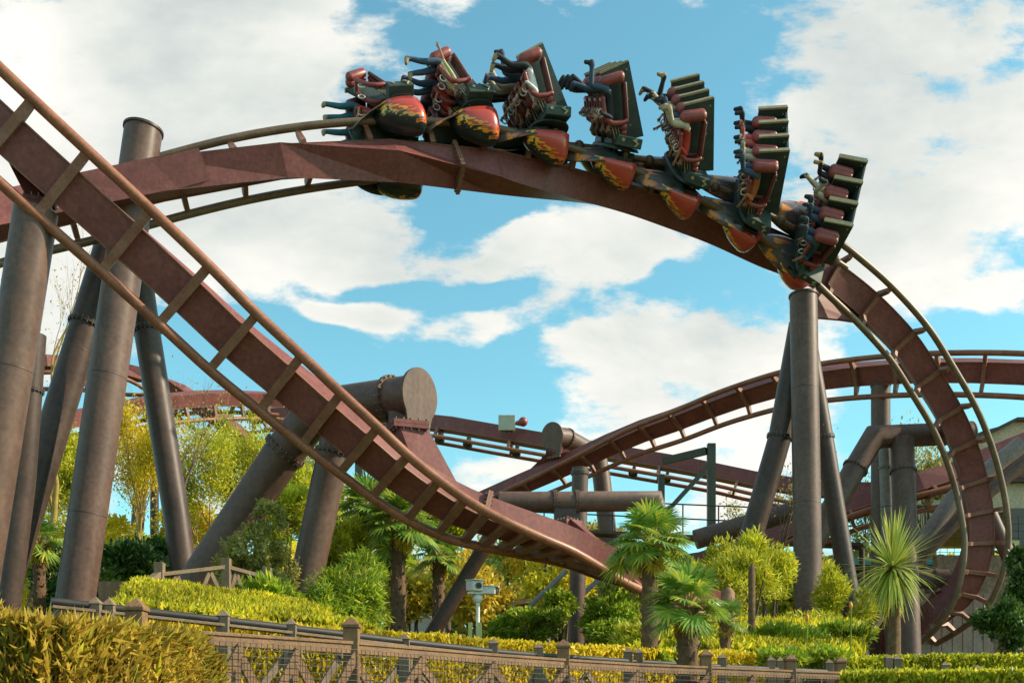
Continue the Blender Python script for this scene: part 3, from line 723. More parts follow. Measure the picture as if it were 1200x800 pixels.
def make_car():
    root = empty('train_car', 'car', 'train car', 'cars of the upside down train')
    m = MB()
    m.bx(-.42, .38, -.62, .62, .13, .25); m.bx(-.3, .3, -.16, .16, .02, .12)
    # broad rounded deck
    n = 30; pts = []
    for k in range(n):
        a = 2*math.pi*k/n; c, s = math.cos(a), math.sin(a)
        pts.append((-.08+.46*abs(c)**.7*math.copysign(1, c), 1.05*abs(s)**.6*math.copysign(1, s)))
    vs = [(x, y, .27) for x, y in pts]+[(x*.92, y*.95, .34) for x, y in pts]
    m.add(vs, [tuple(range(n-1, -1, -1)), tuple(range(n, 2*n))]+[(i, (i+1) % n, n+(i+1) % n, n+i) for i in range(n)])
    m.build('chassis', M['darkgreen'], root, .012)
    m = MB(); m.bx(-.40, .18, -1.18, 1.18, .345, .56); m.build('crossbeam', M['darkgreen'], root, .02)
    m = MB()
    for sy in (1, -1):
        m.tube([(-.24, sy*1.185, .38), (-.30, sy*1.2, .45), (-.2, sy*1.2, .50), (-.27, sy*1.185, .53)], .022, 6)
        m.tube([(.05, sy*1.18, .48), (.05, sy*1.2, .48)], .04, 8)
    m.build('latch', M['cartrim'], root)
    m = MB(); m.tube([(-.5, 0, .17), (-1.35, 0, .17)], .07, 10); m.ball((-.95, 0, .17), .13); m.build('coupling_bar', M['railtan'], root)
    for sy in (1, -1):
        b = MB(); b.bx(-.32, .36, min(sy*.50, sy*.92), max(sy*.50, sy*.92), -.02, .14) ; b.bx(-.30, .34, min(sy*.74, sy*.86), max(sy*.74, sy*.86), -.32, 0)
        bo = b.build('bogie', M['black'], root, .01)
        for f in (-.2, .22):
            w = MB(); w.tube([(f, sy*.55, .195), (f, sy*.66, .195)], .115, 20); w.build('wheel', M['black'], bo)
            w = MB(); w.tube([(f, sy*.53, .195), (f, sy*.68, .195)], .06, 12); w.build('wheel_hub', M['wheel'], bo)
            w = MB(); w.tube([(f, sy*.745, -.05), (f, sy*.745, .05)], .07, 16); w.build('side_wheel', M['wheel'], bo)
            w = MB(); w.tube([(f, sy*.55, -.18), (f, sy*.65, -.18)], .09, 20); w.build('lower_wheel', M['wheel'], bo)
        pod_mesh(sy).build('wheel_cover', M['pod'], root)
        fairing_mesh(sy).build('flame_fairing', [M['fair'], M['darkgreen']] if sy > 0 else [M['fair'], M['darkgreen']], root)
    m = SB(); m.bx(-.57, -.505, -1.25, .585, .50, 2.0); m.build('back_panel', M['darkgreen'], root, .01)
    m = SB()
    for y in (-.9, -.3, .3):
        m.tube([(-.575, y, .6), (-.575, y, 1.9)], .02, 8)
    m.build('back_ribs', M['darkgreen'], root)
    for k in range(5): pass
    for i, y in enumerate(SEATY):
        dv = SB(); y0 = y-.31
        prof = [(-.82, .5), (-.02, .5), (.22, 2.0), (-.54, 2.11)]
        vs = [(f, y0-.035, z) for f, z in prof]+[(f, y0+.035, z) for f, z in prof]
        dv.add(vs, [(0, 1, 2, 3), (7, 6, 5, 4)]+[(j, j+4, (j+1) % 4+4, (j+1) % 4) for j in range(4)])
        do = dv.build('seat_divider', M['darkgreen'], root)
        tr_ = SB(); tr_.path_box([(.24, y0, 2.01), (-.51, y0, 2.115)], .105, .045, (0, 0, 1)); tr_.build('sunlit_edge_strip', M['cartrim'], do)  # sun on the divider's end edge, put into the pale colour
        tr_ = SB(); 
        for (bx_, bz) in ((-.46, 1.95), (-.46, 1.35), (-.47, .8), (-.1, .75)): tr_.tube([(bx_, y0-.05, bz), (bx_, y0+.05, bz)], .025, 6)
        tr_.build('bolts', M['cartrim'], do)
        se = SB(); se.smooth = True
        capsule(se, (-.20, y-.06, 1.85), (.24, y-.06, 1.83), .12); capsule(se, (-.20, y+.06, 1.85), (.24, y+.06, 1.83), .12)
        so = se.build('seat', M['red'], root)
        bk = SB()
        for dy in (-.10, 0, .10): capsule(bk, (-.30, y+dy, 1.0), (-.30, y+dy, 1.68), .05)
        bk.build('backrest', M['reddark'], so)
        hd = SB(); capsule(hd, (-.2, y-.12, .82), (-.2, y+.12, .82), .095); capsule(hd, (-.2, y-.12, .70), (-.2, y+.12, .70), .08); hd.build('headrest', M['red'], so)
        hc = SB()
        for s in (-1, 1):
            hc.tube([(-.28, y+s*.17, .93), (-.12, y+s*.19, .92), (.10, y+s*.19, .95), (.25, y+s*.18, 1.06), (.30, y+s*.16, 1.25), (.30, y+s*.13, 1.48)], [.04, .048, .055, .055, .052, .046], 12)
        capsule(hc, (.30, y-.12, 1.5), (.30, y+.12, 1.5), .06); capsule(hc, (-.28, y-.13, .93), (-.28, y+.13, .93), .06)
        hc.build('restraint', M['red'], so)
        for s in (-1, 1):
            hn = SB(); pts = [Vector((.37+.09*math.sin(a), y+s*.12, 1.22+.09*math.cos(a))) for a in np.linspace(.2, 2*math.pi-.2, 10)]; hn.tube(pts, .016, 6)
            hn.build('grab_handle', M['white'], so)
        rd = SB()
        for k in (-.12, 0, .12): rd.tube([(-.02+k*.6, y+.1, .62), (.04+k*.6, y+.1, .9)], .014, 5)
        rd.build('restraint_rods', M['cartrim'], so)
    return root

def copy_tree(o, parent=None):
    c = o.copy(); COL.objects.link(c); c.parent = parent
    for ch in list(o.children): copy_tree(ch, c)
    return c

# car centres along the loop, from where each stands over the girder
car_px = [(468, 174), (551, 171), (632, 175), (713, 188), (792, 211), (871, 246), (941, 286)]
ORD = ['first', 'second', 'third', 'fourth', 'fifth', 'sixth', 'seventh']
car0 = make_car(); CARS = []
ls = [t2.near_px(*c) for c in car_px]
for k, l in enumerate(ls):
    o = car0 if k == 0 else copy_tree(car0)
    C, T, W, D = t2.at(l)
    o.matrix_world = Matrix(((-T.x, -W.x, D.x, C.x), (-T.y, -W.y, D.y, C.y), (-T.z, -W.z, D.z, C.z), (0, 0, 0, 1)))
    o['label'] = ORD[k]+' car of the upside down train, counted from the left'+(', with an empty near seat' if k == 0 else '')
    CARS.append(o)

# ------------------------------------------------------------------ riders
def skin_person(name, pose):
    """one continuous figure grown over a skeleton; local frame forward, left, feet"""
    V = []; E = []; R = []
    def add(p, r, par=None):
        V.append(p); R.append(r)
        if par is not None: E.append((par, len(V)-1))
        return len(V)-1
    hip = add((0.0, 0, 1.63), (.15, .12)); wa = add((.0, 0, 1.42), (.13, .105), hip); ch = add((.03, 0, 1.20), (.155, .12), wa)
    sh = add((.03, 0, 1.05), (.13, .095), ch); nk = add((.06, 0, .93), (.055, .055), sh); jaw = add((.09, 0, .87), (.065, .07), nk)
    hd = add((.09, 0, .79), (.088, .10), jaw); top = add((.085, 0, .70), (.06, .07), hd)
    bones = {'shirt': [(hip, wa), (wa, ch), (ch, sh)], 'skin': [(nk, jaw), (jaw, hd), (hd, top)], 'trousers': [], 'shoe': []}
    nose = add((.205, 0, .81), (.014, .014), hd); bones['skin'].append((hd, nose))
    for s in (-1, 1):
        e = add((.08, s*.105, .80), (.02, .012), hd); bones['skin'].append((hd, e))
    for s, lg, am in ((1, pose['legs'][0], pose['arms'][0]), (-1, pose['legs'][1], pose['arms'][1])):
        hj = add((.05, s*.10, 1.68), (.10, .10), hip)
        kn = add((lg[0][0], s*lg[0][1], lg[0][2]), (.078, .078), hj); cf = Vector(lg[0]).lerp(Vector(lg[1]), .35)
        ca = add((cf.x, s*cf.y, cf.z), (.074, .074), kn)
        an = add((lg[1][0], s*lg[1][1], lg[1][2]), (.052, .05), ca)
        he = add((lg[1][0]+lg[2][0]*-.25, s*lg[1][1], lg[1][2]+.045), (.058, .058), an)
        to = add((lg[1][0]+lg[2][0], s*lg[1][1], lg[1][2]+lg[2][1]), (.062, .05), an)
        bones['trousers'] += [(hip, hj), (hj, kn), (kn, ca), (ca, an)]; bones['shoe'] += [(an, he), (an, to)]
        sj = add((.03, s*.185, 1.07), (.062, .06), sh)
        el = add((am[0][0], s*am[0][1], am[0][2]), (.043, .043), sj)
        wr = add((am[1][0], s*am[1][1], am[1][2]), (.027, .030), el)
        d = (Vector(am[1])-Vector(am[0])).normalized()
        pc = Vector(am[1])+d*.055; pm = add((pc.x, s*pc.y, pc.z), (.036, .02), wr)
        bones['shirt'] += [(sh, sj), (sj, el)]; bones['skin'] += [(el, wr), (wr, pm)]
        sd = d.cross(Vector((0, 1, 0))).normalized() if abs(d.y) < .9 else Vector((1, 0, 0))
        for q, (off, ln) in enumerate(((-.03, .062), (-.01, .072), (.01, .067), (.03, .052))):
            a0 = pc+sd*off+d*.03; a1 = a0+d*ln*.55; a2 = a1+(d*.6+Vector((-.4, -.5, 0))).normalized()*ln*.45
            i0 = add((a0.x, s*a0.y, a0.z), (.009, .009), pm); i1 = add((a1.x, s*a1.y, a1.z), (.009, .009), i0); i2 = add((a2.x, s*a2.y, a2.z), (.007, .007), i1)
            bones['skin'] += [(pm, i0), (i0, i1), (i1, i2)]
        th = pc-d*.03+sd*-.05; i0 = add((th.x, s*th.y, th.z), (.011, .011), wr); t2_ = th+d*.035-sd*.01; i1 = add((t2_.x, s*t2_.y, t2_.z), (.009, .009), i0); bones['skin'] += [(wr, i0), (i0, i1)]
    me = bpy.data.meshes.new(name); me.from_pydata(V, E, []); me.update()
    ob = bpy.data.objects.new(name, me); COL.objects.link(ob)
    md = ob.modifiers.new('skin', 'SKIN'); md.use_smooth_shade = True
    for i, r in enumerate(R): me.skin_vertices[0].data[i].radius = r
    me.skin_vertices[0].data[0].use_root = True
    sb = ob.modifiers.new('sub', 'SUBSURF'); sb.levels = 1; sb.render_levels = 1
    dg = bpy.context.evaluated_depsgraph_get(); ev = ob.evaluated_get(dg)
    nm = bpy.data.meshes.new_from_object(ev)
    bpy.data.objects.remove(ob)
    # clothing by nearest bone
    order = ['skin', 'shirt', 'trousers', 'shoe']; segs = []
    for mi, k in enumerate(order):
        for a, b in bones[k]: segs.append((mi, Vector(V[a]), Vector(V[b]), (max(R[a])+max(R[b]))/2))
    nm.materials.clear()
    for k in order: nm.materials.append(M['skin'])
    for p in nm.polygons:
        c = p.center; best = (9, 0)
        for mi, a, b, rr in segs:
            ab = b-a; t = max(0, min(1, (c-a).dot(ab)/max(ab.dot(ab), 1e-9))); dd = (c-(a+ab*t)).length-rr
            if dd < best[0]: best = (dd, mi)
        p.material_index = best[1]; p.use_smooth = True
    return nm
def solid(name, c, rough=.8): return mat_surface(name, tuple(x*.85 for x in c), tuple(x*1.15 for x in c), rough, 14)
M['skin'] = solid('skin', (.46, .23, .15), .55)
SK = [M['skin'], solid('skin_tanned', (.33, .16, .09), .55)]
SHIRT = {'pale yellow shirt': (.50, .46, .24), 'black jacket': (.02, .022, .028), 'white top': (.65, .66, .68), 'dark blue top': (.03, .08, .16), 'red top': (.50, .05, .035), 'grey hoodie': (.30, .31, .31), 'orange top': (.48, .16, .06)}
TROU = {'dark blue jeans': (.045, .08, .14), 'black trousers': (.018, .022, .03), 'teal jeans': (.03, .15, .20), 'cream trousers': (.48, .42, .32), 'pink trousers': (.52, .13, .12)}
SHOE = {'tan': (.36, .24, .12), 'dark': (.03, .03, .035), 'white': (.6, .58, .52)}
for dct, pre in ((SHIRT, 'cloth'), (TROU, 'trousers'), (SHOE, 'shoe')):
    for k, v in list(dct.items()): dct[k] = solid(pre+'_'+k.replace(' ', '_'), v)
M['hair'] = solid('dark_hair', (.035, .02, .012), .6); M['hairfair'] = solid('fair_hair', (.30, .17, .06), .6)
M['eye'] = solid('eye_dark', (.02, .015, .012), .3)
GR = ((.24, .24, 1.30), (.34, .14, 1.24)); UP = ((.12, .32, 1.45), (.02, .36, 1.82)); OUT = ((.30, .28, 1.22), (.46, .20, 1.12)); DOWN = ((.18, .27, 1.25), (.30, .22, .95))
POSES = {
 'grip': dict(legs=(((.47, .12, 1.74), (.76, .12, 2.05), (.16, -.14)), ((.47, .13, 1.72), (.83, .13, 1.95), (.12, -.17))), arms=(GR, GR)),
 'kick': dict(legs=(((.46, .12, 1.80), (.36, .13, 2.24), (.22, .05)), ((.47, .14, 1.72), (.86, .15, 1.92), (.11, -.18))), arms=(OUT, GR)),
 'wave': dict(legs=(((.48, .13, 1.76), (.86, .14, 1.98), (.12, -.17)), ((.46, .12, 1.70), (.84, .14, 1.80), (.08, -.19))), arms=(UP, GR)),
 'curl': dict(legs=(((.44, .12, 1.72), (.56, .14, 2.08), (.21, -.05)), ((.45, .13, 1.70), (.60, .12, 2.04), (.20, -.06))), arms=(DOWN, GR)),
}
PM = {k: skin_person('person_'+k, v) for k, v in POSES.items()}
def hair_mesh(long=False):
    m = MB(); m.smooth = True
    m.ball((.055, 0, .765), .118, .112, .125, 14, 10)
    if long:
        m.tube([(-.01, 0, .78), (-.03, .02, .66), (.0, .03, .50), (.02, .02, .38)], [.09, .085, .06, .02], 10)
    return m
HM = {}
def put_rider(ci, si, pose, shirt, trou, shoe, hair='hair', long=False, skin=0, extra=''):
    o = bpy.data.objects.new('person', PM[pose]); COL.objects.link(o)
    o.matrix_world = CARS[ci].matrix_world @ TILT @ Matrix.Translation((.04, SEATY[si], 0))
    for i, mt in enumerate((SK[skin], SHIRT[shirt], TROU[trou], SHOE[shoe])):
        o.material_slots[i].link = 'OBJECT'; o.material_slots[i].material = mt
    k = (hair, long)
    if k not in HM:
        h = hair_mesh(long).build('hair', M[hair], None); HM[k] = h; h.parent = o
    else:
        h = HM[k].copy(); COL.objects.link(h); h.parent = o
    if 'eyes' not in HM:
        m = MB(); m.smooth = True
        for s in (-1, 1): m.ball((.172, s*.033, .785), .014)
        m.tube([(.172, -.025, .852), (.182, 0, .855), (.172, .025, .852)], .007, 6); HM['eyes'] = e = m.build('eyes_and_mouth', M['eye'], o)
    else:
        e = HM['eyes'].copy(); COL.objects.link(e); e.parent = o
    tag(o, 'rider in %s and %s, %s seat of %s car%s' % (shirt, trou, ('nearest', 'second nearest', 'third nearest', 'farthest')[si], ORD[ci], extra), 'person', 'riders hanging upside down in the train')
R_ = random.Random(4)
seat_plan = {
 (0, 1): ('grip', 'red top', 'teal jeans', 'tan'), (0, 2): ('wave', 'grey hoodie', 'teal jeans', 'tan'), (0, 3): ('grip', 'dark blue top', 'teal jeans', 'tan'),
 (1, 0): ('wave', 'pale yellow shirt', 'dark blue jeans', 'tan'), (1, 1): ('grip', 'red top', 'dark blue jeans', 'dark'), (1, 2): ('curl', 'dark blue top', 'black trousers', 'dark'), (1, 3): ('kick', 'black jacket', 'dark blue jeans', 'dark'),
 (2, 0): ('grip', 'white top', 'black trousers', 'tan'), (2, 1): ('kick', 'black jacket', 'dark blue jeans', 'dark'), (2, 2): ('curl', 'orange top', 'cream trousers', 'white'), (2, 3): ('grip', 'dark blue top', 'black trousers', 'dark'),
 (3, 0): ('kick', 'black jacket', 'dark blue jeans', 'dark'), (3, 1): ('grip', 'orange top', 'black trousers', 'dark'), (3, 2): ('grip', 'grey hoodie', 'black trousers', 'dark'), (3, 3): ('grip', 'red top', 'dark blue jeans', 'dark'),
 (4, 0): ('curl', 'red top', 'cream trousers', 'tan'), (4, 1): ('curl', 'black jacket', 'dark blue jeans', 'dark'), (4, 2): ('grip', 'dark blue top', 'cream trousers', 'dark'), (4, 3): ('kick', 'pale yellow shirt', 'black trousers', 'tan'),
 (5, 0): ('curl', 'orange top', 'dark blue jeans', 'dark'), (5, 1): ('curl', 'grey hoodie', 'cream trousers', 'dark'), (5, 2): ('curl', 'red top', 'pink trousers', 'dark'), (5, 3): ('curl', 'dark blue top', 'black trousers', 'dark'),
 (6, 0): ('curl', 'dark blue top', 'dark blue jeans', 'dark'), (6, 1): ('curl', 'black jacket', 'dark blue jeans', 'dark'), (6, 2): ('kick', 'grey hoodie', 'cream trousers', 'dark'), (6, 3): ('curl', 'pale yellow shirt', 'black trousers', 'tan')}
for i, ((ci, si), (p_, a, b, c)) in enumerate(seat_plan.items()):
    put_rider(ci, si, p_, a, b, c, 'hairfair' if i % 4 == 2 else 'hair', i % 5 in (1, 3), i % 2)
# ------------------------------------------------------------------ plants
rng = np.random.default_rng(7)
def leaf_mesh(name, pos, dirs, nrm, ln, wd, mat, parent=None, bend=.0, shape='leaf'):
    """many small leaves in one mesh (numpy). pos,dirs,nrm: (n,3); ln,wd: (n,)"""
    n = len(pos)
    side = np.cross(dirs, nrm); side /= np.maximum(np.linalg.norm(side, axis=1, keepdims=True), 1e-6)
    ln = ln[:, None]; wd = wd[:, None]
    up = np.cross(side, dirs)
    p0 = pos; p2 = pos+dirs*ln*.55+up*ln*bend*.35; p1 = p2-side*wd/2; p3 = p2+side*wd/2; p4 = pos+dirs*ln+up*(-ln*bend)
    p0a = p0-side*wd*.18; p0b = p0+side*wd*.18
    V = np.stack([p0a, p0b, p3, p4, p1], 1).reshape(-1, 3)
    me = bpy.data.meshes.new(name); me.vertices.add(n*5); me.vertices.foreach_set('co', V.ravel())
    me.loops.add(n*5); me.loops.foreach_set('vertex_index', np.arange(n*5, dtype=np.int32))
    me.polygons.add(n); me.polygons.foreach_set('loop_start', np.arange(0, n*5, 5, dtype=np.int32)); me.polygons.foreach_set('loop_total', np.full(n, 5, dtype=np.int32))
    me.materials.append(mat); me.update(calc_edges=True)
    o = bpy.data.objects.new(name, me); COL.objects.link(o)
    if parent: o.parent = parent
    return o
def unit(a): return a/np.maximum(np.linalg.norm(a, axis=1, keepdims=True), 1e-9)
def rand_dirs(n, up=0.0):
    d = rng.normal(size=(n, 3)); d[:, 2] += up; return unit(d)
def clump_points(n, c, r, k=14, tight=.34, shell=.55):
    """uneven crown: leaves gathered in lumps spread through an ellipsoid"""
    cc = rng.normal(size=(k, 3)); cc = unit(cc)*(rng.uniform(shell, 1, size=(k, 1))**.6)
    sz = rng.uniform(.6, 1.35, size=k)
    idx = rng.choice(k, size=n, p=sz/sz.sum())
    q = cc[idx]*.74 + unit(rng.normal(size=(n, 3)))*(rng.uniform(0, 1, size=(n, 1))**.5)*tight*sz[idx][:, None]
    return np.array(c)+q*np.array(r)
LEAF = {
 'lime': mat_leaf('lime_leaves', (0.278, 0.348, 0.017), (0.638, 0.626, 0.035), (0.812, 0.673, 0.058)),
 'yellow': mat_leaf('yellow_leaves', (0.487, 0.441, 0.023), (0.900, 0.719, 0.035), (0.900, 0.603, 0.070), trans=.5),
 'gold': mat_leaf('golden_leaves', (0.603, 0.487, 0.023), (0.900, 0.789, 0.046), (0.673, 0.603, 0.058)),
 'green': mat_leaf('green_leaves', (0.128, 0.232, 0.014), (0.371, 0.487, 0.035), (0.650, 0.638, 0.046)),
 'deep': mat_leaf('deep_green_leaves', (0.023, 0.070, 0.014), (0.081, 0.162, 0.023), (0.186, 0.278, 0.046), trans=.25, rough=.35),
 'olive': mat_leaf('olive_leaves', (0.232, 0.244, 0.046), (0.487, 0.464, 0.104), (0.603, 0.522, 0.186)),
 'palm': mat_leaf('palm_leaf', (0.093, 0.232, 0.041), (0.302, 0.441, 0.058), (0.603, 0.580, 0.070), trans=.38, rough=.38),
 'cordy': mat_leaf('sword_leaf', (0.232, 0.325, 0.046), (0.510, 0.580, 0.116), (0.719, 0.673, 0.162), trans=.3, rough=.38),
 'reed': mat_leaf('reed_blades', (0.603, 0.418, 0.058), (0.900, 0.696, 0.116), (0.638, 0.696, 0.058), trans=.55),
 'grass': mat_leaf('grass_blades', (0.278, 0.348, 0.014), (0.673, 0.650, 0.029), (0.870, 0.742, 0.058)),
 'bud': mat_leaf('spring_buds', (0.348, 0.255, 0.070), (0.580, 0.464, 0.116), (0.638, 0.580, 0.232)),
 'ochre': mat_leaf('ochre_leaves', (0.534, 0.394, 0.035), (0.858, 0.626, 0.058), (0.441, 0.464, 0.058)),
}
M['bark'] = mat_surface('bark', (.07, .045, .028), (.16, .11, .07), .85, 9, bump=.6)
M['barkyel'] = mat_surface('yellow_bark', (.30, .20, .05), (.46, .33, .09), .75, 6)
M['fibre'] = mat_surface('palm_fibre', (.10, .055, .028), (.24, .145, .075), .9, 14, bump=1.0, streak=.4, streak_col=(.30, .20, .11))

def crown_shrub(name, label, cat, blobs, n, leaf, lsize, group=None, up=.4, stems=3, bark='bark', aspect=.42, k=16, tight=.36, floor=None):
    """blobs = (px, py, rx_px, ry_px, Y, depth_scale)"""
    root = empty(name, label, cat, group); tot = sum(b[2]*b[3] for b in blobs)
    P_, D_ = [], []; base = None
    for (px, py, rx, ry, Y) in blobs:
        c = P(px, py, Y); s = Y/FPX; m_ = int(n*rx*ry/tot)
        p = clump_points(m_, c, (rx*s, rx*s*.8, ry*s), k=k, tight=tight)
        out = unit((p-np.array(c))/np.array((rx*s, rx*s*.8, ry*s)))
        P_.append(p); D_.append(unit(out*.55+rng.normal(size=(m_, 3))*.7+np.array((0, 0, up))))
    p = np.concatenate(P_); d = np.concatenate(D_)
    z0 = np.array([terrain(a, b) for a, b in p[:, :2]]) if len(p) < 4000 else np.full(len(p), terrain(*np.mean(p[:, :2], 0)))
    keep = p[:, 2] > z0-.05; p, d = p[keep], d[keep]; nn = len(p)
    ln = lsize*rng.uniform(.6, 1.35, nn)
    o = leaf_mesh('foliage', p, d, rand_dirs(nn, .5), ln, ln*aspect, LEAF[leaf], root)
    m = MB()
    R = random.Random(int(blobs[0][0])*7+int(blobs[0][1]))
    for (px, py, rx, ry, Y) in blobs:
        c = P(px, py, Y); s = Y/FPX; g = Vector((c.x, c.y, terrain(c.x, c.y)-.1))
        for q in range(stems):
            e = c+Vector((R.uniform(-.6, .6)*rx*s, R.uniform(-.4, .4)*rx*s, R.uniform(.0, .6)*ry*s)); b = g+Vector((R.uniform(-.2, .2)*rx*s, R.uniform(-.2, .2)*rx*s, 0))
            if e.z < b.z+.1: e.z = b.z+.3
            mid = b.lerp(e, .5)+Vector((R.uniform(-.1, .1)*rx*s, 0, 0)); r0 = max(.015, .03*(e.z-b.z)**.7)
            m.tube([b, mid, e], [r0, r0*.6, r0*.2], 6)
    m.build('stems' if stems > 1 else 'trunk', M[bark], root)
    return root

def clipped(name, label, cat, corners, z_top_px, depth, n, leaf, lsize, group=None, up=.8, aspect=.22, z_low=None, lump=.06):
    """hedge along a line of (px, py_top, Y) stations, squared off by shears"""
    root = empty(name, label, cat, group)
    a = np.array([list(P(px, py, Y)) for px, py, Y in corners]); seg = np.linalg.norm(np.diff(a[:, :2], axis=0), axis=1); cum = np.concatenate([[0], np.cumsum(seg)])
    t = rng.uniform(0, cum[-1], n); pos = np.stack([np.interp(t, cum, a[:, i]) for i in range(3)], 1)
    # direction of growth is mostly upright; blades fill the front skin and the top skin
    i = np.clip(np.searchsorted(cum, t)-1, 0, len(seg)-1); tg = np.diff(a, axis=0)[i]; tg[:, 2] = 0; tg = unit(tg); nr = np.stack([-tg[:, 1], tg[:, 0], np.zeros(n)], 1)
    dd = rng.uniform(0, 1, n); topz = pos[:, 2].copy()
    zg = np.array([terrain(q[0], q[1]) for q in pos]) if z_low is None else topz-z_low
    face = rng.uniform(0, 1, n)
    wob = np.array([mnoise.noise(Vector((float(q[0])*1.3, float(q[1])*1.3, .3))) for q in pos])*lump
    wob += np.array([mnoise.noise(Vector((float(q[0])*5, float(q[1])*5, float(k_)*2))) for q, k_ in zip(pos, dd)])*lump*.6
    h = topz-zg
    front = face < .62
    zz = np.where(front, zg+h*rng.uniform(0.0, 1, n), topz-rng.uniform(0, .12, n)*np.minimum(1, h))
    off = np.where(front, rng.uniform(-.02, .16, n), dd*depth)
    off += np.where(front, wob*1.2, 0)
    p = pos+nr*off[:, None]; p[:, 2] = zz+np.where(front, 0, wob)
    d = unit(rng.normal(size=(n, 3))*.45+np.array((0, 0, up))-nr*np.where(front, .45, .1)[:, None])
    ln = lsize*rng.uniform(.5, 1.4, n)
    p -= d*ln[:, None]*.5
    leaf_mesh('foliage', p, d, rand_dirs(n, .2), ln, ln*aspect, LEAF[leaf], root, bend=.15)
    m = MB(); R = random.Random(n)
    for q in np.arange(.1, cum[-1], .35):
        c = [float(np.interp(q, cum, a[:, i])) for i in range(3)]; ii = min(int(np.searchsorted(cum, q)), len(seg))-1; tt = (a[ii+1]-a[ii]); tt[2] = 0; tt = tt/np.linalg.norm(tt)
        o_ = Vector((-tt[1], tt[0], 0))*depth*.5; b = Vector((c[0], c[1], terrain(c[0], c[1])-.1 if z_low is None else c[2]-z_low))+o_
        m.tube([b, Vector((c[0]+R.uniform(-.15, .15), c[1], c[2]-.08))+o_], [.02, .008], 5)
    m.build('stems', M['bark'], root)
    return root

def tree(name, label, cat, px, py_base, py_top, spread, Y, leaf, n, lsize, bark='bark', group=None, depth=5, seed=1, trunk=.12, up=.5, bare=False, forks=3, gather=.5, start=.25):
    """branching tree: limbs as tapered tubes, leaves or buds near the twigs"""
    R = random.Random(seed); root = empty(name, label, cat, group); s = Y/FPX
    b = P(px, py_base, Y); b.z = terrain(b.x, b.y)-.1; H_ = P(px, py_top, Y).z-b.z; sp = spread*s
    m = MB(); tips = []; 
    def grow(p, d, L_, r, k):
        q = [p]; dd = d.copy(); n_ = 3
        for i in range(n_):
            dd = (dd+Vector((R.gauss(0, .12), R.gauss(0, .12), R.gauss(.04, .06)))).normalized(); q.append(q[-1]+dd*L_/n_)
        r1 = r*.62
        m.tube(q, [r+(r1-r)*i/n_ for i in range(n_+1)], 7 if k > 2 else 4, cap=False)
        if k <= 2:
            for x in q[1:]: tips.append((x, dd.copy()))
        if k == 0: return
        nb = forks if k > 1 else forks+1
        for j in range(nb):
            ang = R.uniform(.35, .85) if j else R.uniform(.05, .3); az = R.uniform(0, 2*math.pi)
            o1 = dd.orthogonal().normalized(); o2 = dd.cross(o1)
            nd = (dd*math.cos(ang)+(o1*math.cos(az)+o2*math.sin(az))*math.sin(ang)*(sp/(H_*.35)))
            nd.z += up*.35; nd.normalize()
            src = q[-1] if j == 0 else q[R.randint(1, 3)]
            grow(src, nd, L_*R.uniform(.62, .86), r1*(.9 if j == 0 else .65), k-1)
    tl = H_*start
    m.tube([b, b+Vector((R.uniform(-.05, .05), 0, tl*.5)), b+Vector((0, 0, tl))], [trunk*1.25, trunk*1.05, trunk], 10)
    L0 = (H_-tl)/sum(.76**i for i in range(depth+1))*1.1
    grow(b+Vector((0, 0, tl)), Vector((R.uniform(-.1, .1), R.uniform(-.1, .1), 1)).normalized(), L0, trunk, depth)
    m.build('trunk', M[bark], root)
    if n:
        tp = np.array([list(t[0]) for t in tips]); td = np.array([list(t[1]) for t in tips])
        i = rng.integers(0, len(tp), n); p = tp[i]+rng.normal(size=(n, 3))*gather*L0*.18
        d = unit(td[i]*.7+rng.normal(size=(n, 3))*.6); ln = lsize*rng.uniform(.5, 1.4, n)
        leaf_mesh('foliage', p, d, rand_dirs(n, .4), ln, ln*.42, LEAF[leaf], root)
    return root

